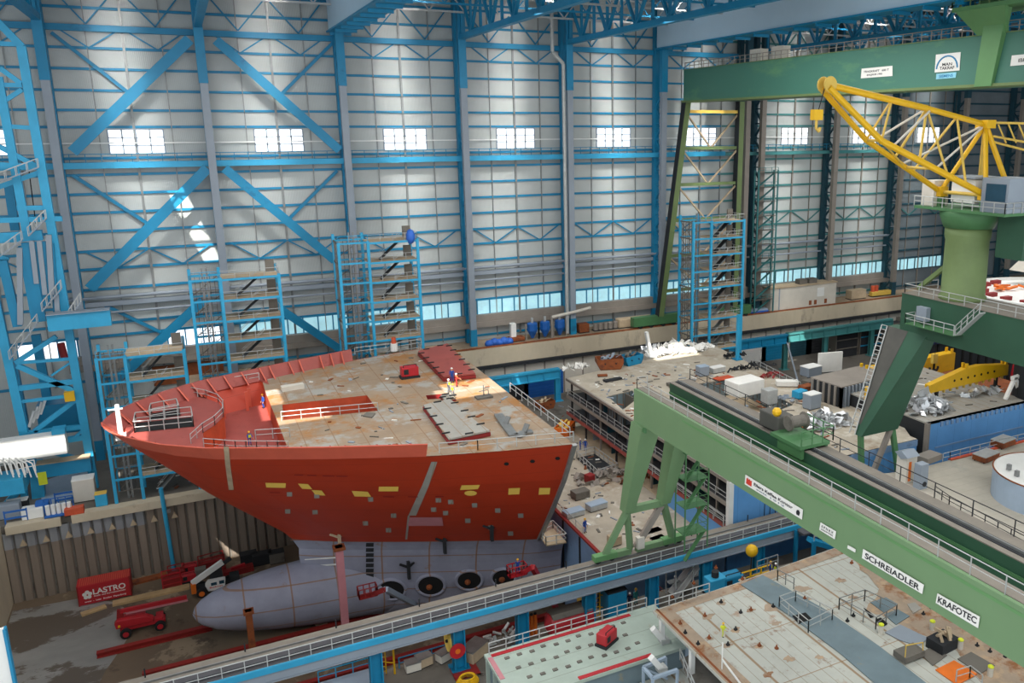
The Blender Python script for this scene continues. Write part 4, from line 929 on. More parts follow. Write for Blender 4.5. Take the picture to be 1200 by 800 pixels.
# round superstructure piece high at the right
q = at(1222, 352, Y=76); t = thing('round_deck_house', (104, 96, QZ), 'round white rimmed deck section cluttered with orange and dark red parts beside the tower', 'deck section')
q = at(1235, 345, X=106); rr = 11.5
MB().lathe((106, q.y, QZ), [(rr-3, q.z-QZ-2.6), (rr, q.z-QZ-1.8), (rr, q.z-QZ+.4), (rr-.3, q.z-QZ+.5), (rr-.4, q.z-QZ)], 48).build('drum', 'white', t)
MB().lathe((106, q.y, QZ), [(4, 0), (4, q.z-QZ-2.6)], 20).build('pedestal', 'dark', t)
for j in range(10):
    a = 1.6+j*.3; MB().box(106+(rr-2.2)*math.cos(a)-.8, 106+(rr-2.2)*math.cos(a)+.8, q.y+(rr-2.2)*math.sin(a)-.35, q.y+(rr-2.2)*math.sin(a)+.35, q.z, q.z+.55).build('fitting', 'dark_red', t)
PO = at(1178, 338, Z=q.z+.1); mb = MB()
for j in range(7): mb.bar(PO+V((random.uniform(-2.5, 2.5), random.uniform(-1.5, 1.5), .2)), PO+V((random.uniform(-2.5, 2.5), random.uniform(-1.5, 1.5), .5)), .5, .25)
mb.build('orange_sheets', 'orange', t)
MB().prism([V((108, q.y+9, q.z+2)), V((108, q.y+2, q.z+2)), V((111, q.y+1, q.z+7)), V((111, q.y+6, q.z+7))], (3, 0, 0)).build('screen', 'offwhite', t)
# ---------------------------------------------------------------- foreground decks
ZP = 15.5; PA = at(564, 761, Z=ZP); PB = at(772, 712, Z=ZP); ye = (PA.y+PB.y)/2
pn = at(690, 794, Z=ZP).y; ZRD = 18.4; RA = at(765, 715, Z=ZRD); RX = RA.x
p_ = thing('pale_deck_block', (28, 60, QZ), 'pale green deck strip with red edge lines in the foreground', 'ship block')
MB().box(PA.x, RX+3, pn, ye, ZP-.3, ZP).build('deck', 'pale_deck', p_)
MB().box(PA.x+.3, RX+3, pn+.2, ye-.2, ZP-2.6, ZP-.3).build('side_plating', 'teal_plate', p_)
for i in range(4): MB().box(PA.x-.02, PA.x+.35, ye-.6-1.9*i, ye-.4-1.9*i, QZ, ZP-.3).build('frame', 'pale_deck', p_)
MB().box(PA.x+.5, RX, ye-.75, ye-.35, ZP, ZP+.06).build('edge_line', 'red', p_); MB().box(PA.x+6, RX-1.2, pn+.1, pn+.5, ZP, ZP+.06).build('edge_line', 'red', p_)
MB().box(PA.x+.1, PA.x+.5, ye-4, ye-.7, ZP, ZP+.05).build('edge_line', 'pink', p_)
rail_mb([V((PA.x+.4, ye-.2, ZP)), V((RX+2, ye-.2, ZP))], 1.1, 1.6, .05).build('railing', 'galv', p_)
MB().box(PA.x+2, RX+2, 40, pn+.1, ZP-3, ZP-2.2).build('lower_deck', 'rust_deck', p_)
random.seed(11); k = 0
for i in range(14):
    for j in range(3):
        x = PA.x+1.4+i*1.15+j*.4; y = ye-1.6-j*1.75+random.uniform(-.2, .2)
        if x > RX-1: continue
        MB().box(x, x+.42, y, y+.3, ZP, ZP+.1).build('pad_eye', 'quay_dark', p_)
r_ = thing('rust_deck_block', (50, 45, QZ), 'broad rust-streaked white deck in the right foreground under the green girder', 'ship block')
rq = [at(*p, Z=ZRD).to_2d() for p in ((765, 715), (840, 681), (895, 665), (935, 647), (1000, 640))]
ry = at(765, 715, Z=ZRD).y
rq = [tuple(at(*p, Z=ZRD).to_2d()) for p in ((765, 715), (860, 684), (977, 642), (1065, 612))]
rout = rq+[(70, rq[-1][1]), (70, 20), (RX, 20)]
fill([rout], ZRD-.25, ZRD).build('deck', 'rust_deck', r_)
MB().box(RX+2.2, 69.5, 20, ry-.6, QZ, ZRD-.25).build('side_wall', 'tank_blue', r_)
for i in range(5): MB().box(RX+.3, RX+.7, ry-1-5*i, ry-.6-5*i, ZP, ZRD-.25).build('post', 'white', r_)
rail_mb([V((RX+.2, ry-.1, ZRD)), V((RX+6, ry-.05, ZRD))], 1.1, 1.6, .05).build('railing', 'galv', r_)
MB().box(RX+.3, RX+.5, 20, ry, ZRD, ZRD+.04).build('edge_line', 'rust', r_)
for (ps, m) in ((((894, 674), (965, 713), (1030, 757), (1100, 812), (1045, 818), (985, 766), (925, 721), (868, 685)), 'teal_plate'), (((1020, 706), (1038, 700), (1052, 708), (1036, 718)), 'teal_plate'), (((1036, 720), (1052, 714), (1066, 722), (1050, 732)), 'teal_plate'), (((1063, 708), (1072, 706), (1080, 713), (1070, 719)), 'plate_grey'), (((1037, 741), (1055, 732), (1088, 748), (1076, 757), (1054, 750)), 'column_grey'), (((1078, 766), (1093, 757), (1110, 768), (1093, 780)), 'quay_dark'), (((1122, 772), (1138, 764), (1166, 780), (1148, 790)), 'quay_dark')):
    MB().prism([at(*p, Z=ZRD+.045) for p in ps], (0, 0, .05)).build('deck_patch', m, r_)
MB().prism([at(*p, Z=ZRD+.045) for p in ((1096, 785), (1118, 774), (1145, 790), (1122, 803))], (0, 0, .06)).build('deck_patch', 'orange', r_)
for ps in (((1012, 712), (1016, 715), (1025, 722), (1020, 724)), ((1026, 726), (1032, 724), (1040, 731), (1034, 735)), ((928, 722), (944, 718), (952, 726), (936, 731))):
    MB().prism([at(*p, Z=ZRD+.045) for p in ps], (0, 0, .06)).build('deck_opening', 'black', r_)
for q in ([(RX+.1, ry-.2), (RX+1.6, ry-.2), (RX+2.2, 20), (RX+.1, 20)], [tuple(at(*p, Z=ZRD).to_2d()) for p in ((766, 716), (860, 685), (977, 643), (1060, 614), (1062, 622), (980, 652), (866, 692), (785, 720))], [tuple(at(*p, Z=ZRD).to_2d()) for p in ((1000, 655), (1050, 640), (1250, 770), (1250, 830), (1150, 800), (1120, 760), (1060, 735), (1015, 715), (1030, 690))]):
    zq = ZRD+.012+.002*len(q); random.seed(3)
    q = [(V(a).lerp(V(b), k/5)+(V((random.uniform(-.3, .3), random.uniform(-.3, .3))) if k and len(q) > 8 else V((0, 0)))) for a, b in zip(q, q[1:]+q[:1]) for k in range(5)]
    fill([[(p.x, p.y) for p in q]], zq).build('rust_zone', 'rust_zone', r_)
random.seed(8)
for (x, y) in ((870, 679), (831, 748), (853, 756), (906, 711), (943, 702), (818, 755), (889, 757), (910, 730), (880, 715), (845, 706), (830, 722), (862, 738), (960, 770), (925, 772), (1000, 700), (985, 680), (1010, 752), (900, 790), (940, 690)):
    P = at(x, y, Z=ZRD); r1 = random.uniform(.35, .8); ph = random.uniform(0, 6); MB().prism([(P.x+r1*(.8+.25*math.sin(2*a*.2618+ph)+.15*math.sin(5*a*.2618+2*ph))*math.cos(a*.2618)*1.3, P.y+r1*(.7+.2*math.sin(3*a*.2618+ph)+.12*math.sin(7*a*.2618))*math.sin(a*.2618), ZRD) for a in range(24)], (0, 0, .012)).build('rust_stain', 'rust_zone', r_)
random.seed(5)
for (x, y) in ((813, 684), (839, 666), (870, 679), (788, 700), (797, 731), (831, 748), (853, 756), (906, 711), (943, 702), (998, 660), (1020, 658), (1145, 757), (1160, 764), (1178, 770), (1000, 722), (1082, 720), (1091, 713), (818, 755), (862, 738), (890, 757), (910, 760), (993, 728), (880, 715), (845, 706), (826, 722), (803, 742), (868, 718)):
    P = at(x, y, Z=ZRD); mb = MB().box(P.x-.13, P.x+.13, P.y-.12, P.y+.12, ZRD, ZRD+.16).tube((P.x, P.y, ZRD+.16), (P.x, P.y, ZRD+.36), .07, 6); mb.build('deck_fitting', 'dark' if random.random() < .6 else 'rust', r_)
# guard rail cages on the rust deck
def cage(pxs, z, lab, m='galv', h=1.15, closed=True, nm='guard_rail'):
    q = [at(*p, Z=z) for p in pxs]; t = thing(nm, q[0], lab, 'guard rail'); pts = q+([q[0]] if closed else [])
    for a, b in zip(pts, pts[1:]): rail_mb([a, b], h, 1.3, .045).build('rail_panel', m, t)
    return t
cage(((913, 712), (932, 705), (975, 727), (947, 741)), ZRD, 'white guard rail cage round a dark opening on the rusty deck')
cage(((983, 714), (1013, 704), (1050, 722), (1026, 737)), ZRD, 'grey guard rail around two plates left of the lilac sheet', 'steel')
cage(((887, 670), (911, 662), (911, 680), (930, 690)), ZRD, 'low guard rail by the open hatch at the far edge of the rusty deck', 'steel', closed=False)
cage(((1120, 800), (1136, 795), (1150, 806)), ZRD, 'white guard rail cut off by the lower frame edge', closed=False)
t = thing('pallet_cage', at(1104, 752, Z=ZRD), 'dark crate of fittings under the KRAFOTEC board', 'crate'); P = at(1104, 758, Z=ZRD)
mb = MB(); rot_box(mb, P, 2.2, 1.6, .9, .1); mb.build('box', 'dark', t); mb = MB()
for k in range(7): mb.bar(P+V((random.uniform(-.8, .8), random.uniform(-.6, .6), .9)), P+V((random.uniform(-.8, .8), random.uniform(-.6, .6), 1.6)), .22)
mb.build('scrap_load', 'board', t, kind='stuff')
t = thing('grey_cart', at(1065, 768, Z=ZRD), 'low grey cart with a bent handle standing right of the long blue stripe', 'cart'); P = at(1065, 770, Z=ZRD); mb = MB(); rot_box(mb, P, 2.2, 1.3, .5, .0, .15); mb.build('bed', 'quay_dark', t); MB().path([P+V((-1, -.5, .6)), P+V((-1, -.5, 1.7)), P+V((.9, -.5, 1.4)), P+V((1, -.5, .6))], .05).build('handle', 'pale_yellow', t)
for i, (x, y) in enumerate(((1125, 760), (1092, 738), (1160, 792), (1032, 742), (847, 745))):
    P = at(x, y, Z=ZRD); t = thing('deck_bollard', P, ['pale yellow-topped bollard right of the dark crate', 'pale yellow-topped bollard left of the KRAFOTEC board', 'pale yellow-topped bollard at the lower right frame corner', 'pale yellow-topped bollard beside the guard rail round two plates', 'pale yellow-topped bollard alone in the middle of the rusty deck'][i], 'bollard', 'bollards on the rusty deck')
    MB().tube(P, P+V((0, 0, .8)), .22, 10).build('post', 'offwhite', t); MB().ball(P+V((0, 0, .85)), .25, 10, .6).build('cap', 'hivis', t)
for i, (x, y) in enumerate(((845, 785), (768, 788), (759, 758))):
    pass
P = at(846, 784, Z=ZRD); t = thing('white_pole', P, 'thin white pole with slanting white rail on the rusty deck', 'pole'); MB().tube(P, P+V((0, 0, 2.4)), .06).build('pole', 'white', t); MB().bar(P+V((0, 0, .9)), at(870, 804, Z=ZRD+.3), .12).build('hand_rail', 'white', t)
# things on the pale deck
generator('red_compressor', at(711, 753, Z=ZP), 'small red compressor standing alone on the pale green deck', 1.0, rz=.5)
for (a, b, lab) in (((778, 752), (765, 736), 'white davit arm leaning over the pale deck beside the white post'), ((775, 785), (763, 770), 'white davit arm above the grey cradle at the pale deck edge')):
    A = at(*a, Z=ZP); B = at(*b, Z=ZP+1.6); t = thing('davit_arm', A, lab, 'davit'); MB().bar(A+V((0, 0, .1)), B, .5).build('arm', 'white', t); MB().box(A.x-.4, A.x+.4, A.y-.4, A.y+.4, A.z, A.z+.4).build('foot', 'galv', t)
q = [at(*p, Z=ZP) for p in ((797, 773), (812, 766), (866, 818), (820, 830))]
t = thing('dark_platform', q[0], 'dark grey sunken landing with railing beneath the rusty deck edge', 'landing'); MB().prism(q, (0, 0, .08)).build('floor', 'quay_dark', t); rail_mb([q[0], q[3]], 1.1, 1.2, .06).build('railing', 'galv', t)
A = at(768, 800, Z=ZP-1.5); t = thing('grey_cradle', A, 'pale grey steel cradle at the lower frame edge below the davit', 'cradle'); mb = MB()
for d in ((0, 0), (2.4, .3), (2.4, -1.6), (0, -1.6)): mb.bar(A+V((d[0]-1.2, d[1], 0)), A+V((d[0]-1.2, d[1], 1.9)), .2)
mb.bar(A+V((-1.2, 0, 1.9)), A+V((1.2, .3, 1.9)), .25).bar(A+V((-1.2, -1.6, 1.9)), A+V((1.2, -1.6, 1.9)), .25).bar(A+V((-1.2, 0, 1.9)), A+V((-1.2, -1.6, 1.9)), .25).bar(A+V((1.2, 0, 0)), A+V((-1.2, 0, 1.9)), .15); mb.build('frame', 'tank_blue', t)
# bright blue edged white upright close to the camera at lower left
A = at(-6, 738, Y=60); B = at(12, 830, Y=60); B = A+(B-A)*((A.z-QZ)/(A.z-B.z))
t = thing('edge_post', B, 'white upright with bright blue edge at the lower left frame corner', 'post'); MB().bar(A, B, .9, .3, up=(0, 1, 0)).build('panel', 'white', t); MB().bar(A+V((.5, 0, 0)), B+V((.5, 0, 0)), .16, .5, up=(0, 1, 0)).build('edge', 'blue', t)
# ================================================================ STAIR TOWERS
def stair_tower(pxl, pxm, pxr, pytop, pybot_step, Y, z0, lab, lean=4.6, top=None, levels=None, blue='light_blue'):
    """scaffold tower: lift shaft bay with mesh, stair bay with board platforms"""
    xl, xm, xr = (at(p, pytop, Y=Y).x for p in (pxl, pxm, pxr)); zt = at(pxm, pytop, Y=Y).z if top is None else top
    t = thing('stair_tower', ((xl+xr)/2, Y, z0), lab, 'stair tower', 'scaffold stair towers along the far wall')
    Y2 = Y+lean
    for x in (xl, xm, xr):
        for y in (Y, Y2): MB().box(x-.2, x+.2, y-.2, y+.2, z0, zt+(.2 if y == Y else 1)).build('post', blue, t)
    n = int((zt-z0)/2.95); dz = (zt-z0)/n
    sh = MB()
    for x in (xl+(xm-xl)*.42, xl+(xm-xl)*.58): sh.box(x-.12, x+.12, Y+1.4, Y+1.64, z0, zt+1.5)
    for i in range(int((zt-z0)/1.0)): sh.bar((xl+(xm-xl)*.42, Y+1.5, z0+i), (xl+(xm-xl)*.58, Y+1.5, z0+i+.8), .08)
    sh.build('hoist_mast', 'steel', t)
    ms = MB()
    for i in range(n):
        z = z0+dz*(i+1); zb = z-dz
        for y in (Y, Y2): MB().bar((xl, y, z), (xm, y, z), .25).build('ledger', blue, t)
        ms.bar((xl, Y, zb), (xl, Y2, z), .08).bar((xl, Y, z), (xl, Y2, z), .2)
        for k in range(7): ms.bar((xl, Y+lean*k/7, zb), (xl, Y+lean*k/7, z), .07)
        for k in range(1, 6): ms.bar((xl+(xm-xl)*k/6, Y+lean, zb), (xl+(xm-xl)*k/6, Y+lean, z), .08)
        ms.bar((xl, Y+lean, zb), (xm, Y+lean, z), .1).bar((xl, Y, z-dz*.5), (xm, Y, z-dz*.5), .08)
        o = MB().box(xm, xr, Y, Y2, z-.1, z).build('platform', 'board', t)
        MB().box(xm, xr, Y-.15, Y, z-.3, z).build('toe_board', blue, o)
        MB().box(xr-1.4, xr-.2, Y2-1.2, Y2-.9, z, z+1.8).build('mesh_panel', 'quay_dark', o)
        rail_mb([V((xm, Y, z)), V((xr, Y, z)), V((xr, Y2, z))], 1.1, 1.8, .04).build('railing', 'galv', o)
        w = xr-xm
        MB().bar((xm+w*.25, Y+1.6, zb+.1), (xm+w*.68, Y+1.6, z-.1), 1, .18).build('stair_flight', 'dark' if i > n-6 else 'steel', o)
        st = MB()
        for d in (-.5, .5): st.bar((xm+w*.25, Y+1.6+d, zb+1.1), (xm+w*.68, Y+1.6+d, z+.9), .06)
        st.build('stair_rail', 'galv', o)
    ms.build('shaft_mesh', 'quay_dark', t)
    rail_mb([V((xl, Y, zt)), V((xm, Y, zt))], 1.1, 1.5, .05).build('railing', blue, t)
    return t
stair_tower(222, 258, 327, 327, 0, 126.5, QZ, 'shorter blue stair tower with pale landings behind the ship bow')
tb_ = stair_tower(396, 431, 489, 284, 0, 127.5, QZ, 'tall blue stair tower with a blue tarp at its top corner')
stair_tower(813, 834, 872, 260, 0, 127.5, QZ, 'tall blue stair tower standing just right of the overhead crane legs')
stair_tower(112, 146, 216, 418, 0, 125.2, QZ, 'low broad scaffold tower at the quay edge beside the ship bow tip')
P = at(481, 277, Y=127.6); t = thing('blue_tarp', P, 'blue tarpaulin bunched on the top corner post of the tall stair tower', 'tarpaulin'); MB().ball(P, .9, 10, 1.3, .8).build('tarp', 'tarp_blue', t, smooth=True)
for (a, z) in (((1, 1), 1),): pass
# red-brown sheet panels on the wall base behind the low tower
o = MB().box(at(178, 432, Y=YW-.3).x, at(262, 432, Y=YW-.3).x, YW-.35, YW-.02, at(220, 447, Y=YW).z, at(220, 425, Y=YW).z); struct(o, 'trim_9', 'rust')
# ================================================================ BLUE PORTAL STRUCTURE AT THE LEFT
g = thing('lattice_gantry', (-20, 133, QZ), 'tall bright blue lattice gantry structure at the left edge with grey stair flights', 'gantry structure')
def PB_(p, Y=133): return at(p[0], p[1], Y=Y)
def bars(nm, m, L, Y=133, up=(0, 1, 0)):
    for p, q, w in L: MB().bar(PB_(p, Y), PB_(q, Y), w*.68, w*.6, up=up).build(nm, m, g)
b0 = PB_((111, 573)); 
bars('leg', 'light_blue', [((25, 54), (111.5, 572), 1.5), ((-2, 90), (32, 275), 1.4), ((-10, 330), (33, 530), 1.5), ((42, 540), (46.5, 590), 2.2), ((25, 555), (30, 588), 1.2)])
bars('leg', 'blue', [((42, 392), (56, 470), 1.6), ((14, 425), (40, 560), 1.8), ((10, 215), (18, 270), 1.5)], 140)
bars('boom', 'light_blue', [((-10, 18), (26, 55), 1.3)])
bars('cross_beam', 'light_blue', [((-5, 51), (22, 52), .8), ((-5, 99), (26, 100), .8), ((10, 148), (40, 150), .8), ((-5, 193), (49, 196), 1.1), ((20, 244), (56, 243), .9), ((-5, 258), (73, 256), 1), ((-5, 279), (50, 275), 1.9), ((20, 425), (86, 420), .6), ((20, 455), (92, 446), 1), ((20, 471), (86, 463), .6), ((28, 508), (100, 499), .9), ((80, 515), (104, 511), 1.1), ((-5, 300), (10, 305), 1.2)])
bars('diagonal', 'light_blue', [((0, 80), (25, 98), .9), ((4, 119), (26, 105), .8), ((-4, 170), (44, 195), .9), ((-4, 220), (46, 202), .9), ((18, 425), (66, 394), .9), ((20, 428), (90, 459), 1.0), ((40, 505), (92, 466), .9), ((60, 440), (85, 423), .4), ((84, 515), (98, 503), .5), ((62, 530), (104, 540), .8), ((0, 598), (30, 566), 1.2)])
bars('hanger', 'blue', [((26, 288), (42, 376), 1.3), ((31, 284), (49, 376), 1.6), ((41, 283), (55, 358), 1.1), ((49, 283), (62, 350), 1.3), ((3, 305), (21, 382), 1.5), ((60, 285), (66, 370), .9)], 132)
bars('hanger', 'column_grey', [((23, 290), (24, 380), .9), ((37, 282), (43, 332), .8), ((46, 282), (53, 345), .8), ((57, 275), (61, 345), .9), ((66, 345), (68, 372), .8)], 131.5)
def flight(p, q, Y=131):
    a, b = PB_(p, Y), PB_(q, Y); MB().bar(a, b, 1.1, .16).build('stair_flight', 'column_grey', g)
    mb = MB()
    for d in (-.55, .55):
        e = V((0, d, 1.1)); mb.bar(a+e, b+e, .1)
        for i in range(5): c = a.lerp(b, i/4); mb.bar(c+V((0, d, 0)), c+e, .08)
    mb.build('stair_rail', 'galv', g)
for p, q in (((-6, 215), (45, 196)), ((34, 276), (54, 256)), ((-4, 303), (26, 281)), ((50, 364), (72, 338)), ((12, 420), (44, 378)), ((82, 372), (95, 353))): flight(p, q)
A = PB_((56, 378), 130); B = PB_((130, 371), 130); MB().bar(A, B, 1.2, 2.2).build('cantilever_beam', 'light_blue', g); MB().bar(A+V((0, -.1, 1.15)), B+V((0, -.1, 1.15)), 1.8, .12).build('cantilever_flange', 'column_grey', g)
A = PB_((46, 490), 138); B = PB_((99, 484), 138); MB().bar(A, B, 3, 4.4).build('counterweight_box', 'blue', g)
mb = MB()
for k in range(4): a = PB_((34+4.5*k, 500-5*k), 136); mb.bar(a, a+V((.9, 0, 2.2)), .35)
mb.build('white_stripes', 'white', g)
A = PB_((-6, 529), 129.5); B = PB_((78, 517), 129.5); MB().bar(A, B, 1.6, 2.9).build('box_girder', 'white', g); MB().box(B.x-1.4, B.x+.1, 128.6, 130.4, B.z+1.4, B.z+2.1).build('girder_bracket', 'light_blue', g)  # blue box girder coloured white to imitate the glare of sun on it
A = PB_((44, 551), 131); B = PB_((107, 542), 131); MB().bar(A, B, 1.2, 2.0).build('lower_beam', 'blue', g); MB().bar(A+V((0, 0, 1.05)), B+V((0, 0, 1.05)), 1.8, .12).build('lower_flange', 'board', g)
A = PB_((-6, 570), 128); B = PB_((29, 564), 128); MB().box(A.x, B.x, 127, 131, A.z-1.2, A.z+.9).build('drive_platform', 'light_blue', g)
for k in range(5): p = PB_((2+7*k, 556), 127); MB().path([p, p+V((-.2, 0, 2.4)), p+V((.9, 0, 1.4)), p+V((1.2, 0, -.6))], .09).build('cage_rail', 'white', g)
rail_mb([PB_((22, 556), 127), PB_((42, 552), 127)], 1.6, 1.2, .07).build('railing', 'white', g)
P = PB_((82, 465), 132.5); MB().box(P.x-.6, P.x+.6, 132, 132.8, P.z-.5, P.z+.8).build('warning_beacon', 'yellow', g)
P = PB_((50, 560), 130.5); MB().box(P.x-.5, P.x+.5, 130.3, 130.6, P.z-.9, P.z+.9).build('notice_plate', 'hivis', g)
MB().tube(PB_((71, 402), 141), PB_((76, 420), 141), .5, 10).build('cylinder', 'dark_red', g)
MB().bar(PB_((34, 200), 138), PB_((42, 262), 138), .12).build('hoist_rope', 'black', g)
t = thing('sheet_floor', at(75, 575, Z=QZ), 'shiny grey-blue metal floor sheet on the quay beneath the blue gantry', 'sheet'); MB().prism([at(*p, Z=QZ) for p in ((46, 565), (75, 556), (104, 552), (100, 582), (66, 592), (49, 588))], (0, 0, .06)).build('sheet', 'tank_blue', t)
# ================================================================ SMALL GOODS ON THE QUAY EDGE
def box_thing(nm, px, z, dims, m, lab, cat, rz=0, lid=None, Y=None, feet=True):
    P = at(px[0], px[1], Z=z); t = thing(nm, (0, 0, 0), lab, cat); w, d, h = dims
    MB().box(-w/2, w/2, -d/2, d/2, .12 if feet else 0, h).build('body', m, t, bevel=min(w, d, h)*.05)
    if feet:
        for s in (-1, 1): MB().box(-w*.48, w*.48, s*d*.35-.06, s*d*.35+.06, 0, .12).build('runner', 'dark', t)
    if lid: MB().box(-w*.51, w*.51, -d*.51, d*.51, h, h+.1).build('lid', lid, t)
    return place(t, P, rz)
box_thing('white_chest', (40, 606), QZ, (2.4, 1.6, 1.5), 'white', 'white chest at the quay edge left of the blue trolley', 'chest')
box_thing('white_container', (101, 585), QZ, (2.6, 2, 3.2), 'offwhite', 'cream container near the blue leg foot on the quay', 'container', lid='sheet_white')
box_thing('blue_cabinet', (52, 603), QZ, (1.5, 1.2, 2), 'blue_bright', 'dark blue cabinet on the quay beside the white chest', 'cabinet')
box_thing('red_bundle', (88, 602), QZ, (2.2, 1.2, 1), 'orange_red', 'orange-red bundle on the quay right of the white drums', 'bundle')
box_thing('blue_drum_stand', (120, 592), QZ, (1.4, 1.2, 1.8), 'light_blue', 'light blue drum stand at the foot of the low scaffold tower', 'stand', lid='pale_yellow')
box_thing('equipment_rack', (10, 606), QZ, (3, 1.6, 2), 'column_grey', 'grey equipment rack at the far left of the quay edge', 'rack')
box_thing('equipment_case', (22, 598), QZ, (2.4, 1.3, 1.5), 'dark', 'dark equipment case behind the grey rack on the quay', 'case', lid='white')
t = thing('drum_trolley', at(70, 604, Z=QZ), 'blue trolley of white drums on the quay edge', 'trolley'); P = at(70, 604, Z=QZ)
MB().box(P.x-1.6, P.x+1.6, P.y-.7, P.y+.7, QZ+.2, QZ+.4).build('bed', 'blue_bright', t); rail_mb([P+V((-1.6, .7, .4)), P+V((1.6, .7, .4))], 1.9, .8, .07).build('frame', 'blue_bright', t)
for k in range(5): MB().tube(P+V((-1.2+.6*k, 0, .4)), P+V((-1.2+.6*k, 0, 1.7)), .26, 10).build('drum', 'white', t)
for k, (px, lab) in enumerate((((78, 590), 'blue pipe trestle standing on the shiny floor sheet'), ((20, 612), 'blue frame trestle at the left end of the quay edge'))):
    P = at(*px, Z=QZ); t = thing('blue_trestle', P, lab, 'trestle'); mb = MB()
    for d in (-1.2, 1.2): mb.bar(P+V((d, 0, 0)), P+V((d, 0, 1.8)), .15)
    for h in (.7, 1.6): mb.bar(P+V((-1.2, 0, h)), P+V((1.2, 0, h)), .2)
    mb.build('frame', 'blue_bright', t)
# ================================================================ DOCK FLOOR VEHICLES
t = thing('shipping_container', (-14.4, 120.3, 0), 'red shipping container lettered LASTRO in white on the dock floor', 'container')
cx0, cx1, cy0, cy1, ch = -17.45, -11.4, 119.1, 121.6, 2.75
MB().box(cx0, cx1, cy0, cy1, .12, ch).build('shell', 'red', t)
mb = MB()
for i in range(24): x = cx0+.25+i*.24; mb.box(x, x+.1, cy0+.2, cy1-.2, ch, ch+.04)
mb.build('roof_ribs', 'bulwark_red', t)
for x in (cx0, cx1-.16):
    for y in (cy0-.02, cy1-.14): MB().box(x, x+.16, y, y+.16, 0, ch+.05).build('corner_post', 'dark_red', t)
text_mb('LASTRO', (cx0+1.75, cy0-.03, 1.35), (1, 0, 0), (0, 0, 1), .75, 3.7).build('lettering', 'white', t)
text_mb('Strahl- und Korrosionsschutz', (cx0+1.8, cy0-.03, 1.02), (1, 0, 0), (0, 0, 1), .2, 3.6).build('lettering', 'sign_white', t)
text_mb('www  -  Leer  Emden  Papenburg', (cx0+.7, cy0-.03, .42), (1, 0, 0), (0, 0, 1), .2, 4.7).build('lettering', 'sign_white', t)
mb = MB()
for a in range(5): mb.tube((cx0+1.1+.32*math.cos(a*1.256+.3), cy0-.03, 1.45+.38*math.sin(a*1.256+.3)), (cx0+1.1+.32*math.cos(a*1.256+.3), cy0-.01, 1.45+.38*math.sin(a*1.256+.3)), .26, 10)
mb.build('emblem', 'white', t)
def wheel(P, r, w, parent, hub, axis='Y'):
    o = MB().lathe(P, [(r*.7, -w/2), (r*.95, -w/2), (r, -w*.3), (r, w*.3), (r*.95, w/2), (r*.7, w/2)], 20, axis).build('wheel', 'tyre', parent)
    MB().lathe(P, [(r*.55, -w*.55), (r*.55, w*.52)], 14, axis).build('hub', hub, o)
# boom lift, parked along X
t = thing('boom_lift', (-9.6, 109.6, 0), 'red boom lift parked on the dock floor in front of the bulbous bow tip', 'boom lift')
for x in (-11.6, -7.9):
    for y in (108.4, 110.6): wheel((x, y, .62), .62, .55, t, 'red')
MB().box(-12.2, -7.3, 108.9, 110.1, .7, 1.15).build('chassis', 'red', t, bevel=.06); MB().box(-8.3, -7.5, 108.6, 110.4, 1.1, 1.5).build('axle_cover', 'red', t)
MB().prism([(-12.6, 108.7, 1.25), (-8.6, 108.7, 1.25), (-8.5, 108.7, 1.7), (-9.2, 108.7, 2.15), (-12.4, 108.7, 2.35), (-12.7, 108.7, 2)], (0, .75, 0)).build('turntable_cover', 'red', t, bevel=.08)
MB().prism([(-12.6, 109.8, 1.25), (-9.4, 109.8, 1.25), (-9.4, 109.8, 2.1), (-12.4, 109.8, 2.3)], (0, .7, 0)).build('engine_cover', 'red', t, bevel=.08)
MB().prism([(-12.5, 109.45, 2), (-11.7, 109.45, 2), (-11.7, 109.45, 3.3), (-12.3, 109.45, 3.4)], (0, .35, 0)).build('boom_post', 'dark_red', t)
MB().bar((-12, 109.6, 3.1), (-4.7, 109.6, 3.0), .4, .45).build('main_boom', 'red', t); MB().bar((-11.4, 109.6, 2.7), (-4.6, 109.6, 2.6), .26, .28).build('lower_boom', 'pink', t)
MB().box(-12.35, -12.1, 108.6, 108.7, 1.5, 1.75).build('lamp', 'yellow', t)
# telehandler
t = thing('telehandler', (-2, 115, 0), 'white telescopic handler with orange wheels and raised boom by the bulbous bow', 'telehandler')
for x in (-3.1, .3):
    for y in (114.2, 116.2): wheel((x, y, .65), .65, .5, t, 'orange')
MB().box(-3.9, 1.4, 114.6, 115.9, .6, 1.15).build('chassis', 'dark', t)
MB().prism([(-2.3, 114.1, .7), (-.3, 114.1, .6), (-.1, 114.1, 2), (-2.2, 114.1, 2.1), (-2.6, 114.1, 1.6)], (0, .8, 0)).build('engine_cover', 'white', t, bevel=.06)
MB().box(-1.9, -1.2, 114.05, 114.1, 1.45, 1.85).build('side_window', 'glass_dark', t); MB().box(-.9, -.3, 114.05, 114.1, 1.45, 1.9).build('side_window', 'glass_dark', t)
MB().box(.4, 1.6, 114.3, 115.8, 1.1, 2).build('rear_body', 'dark', t, bevel=.08); MB().box(-2, -.4, 115.2, 116.2, 1.1, 2.9).build('cab', 'rubber', t, bevel=.1)
MB().bar((-4.1, 115, 1.95), (-.2, 115, 4.1), .55, .65).build('boom', 'white', t); MB().bar((-1.5, 115, 3.1), (.8, 115, 4.35), .4, .45).build('inner_boom', 'rubber', t)
MB().box(-4.3, -3.7, 114.5, 115.6, .6, 1.9).build('boom_foot', 'orange', t)
text_mb('Bobcat', (-2.1, 114.07, 1.1), (1, 0, 0), (0, 0, 1), .22, 1.6).build('lettering', 'ink_red', t)
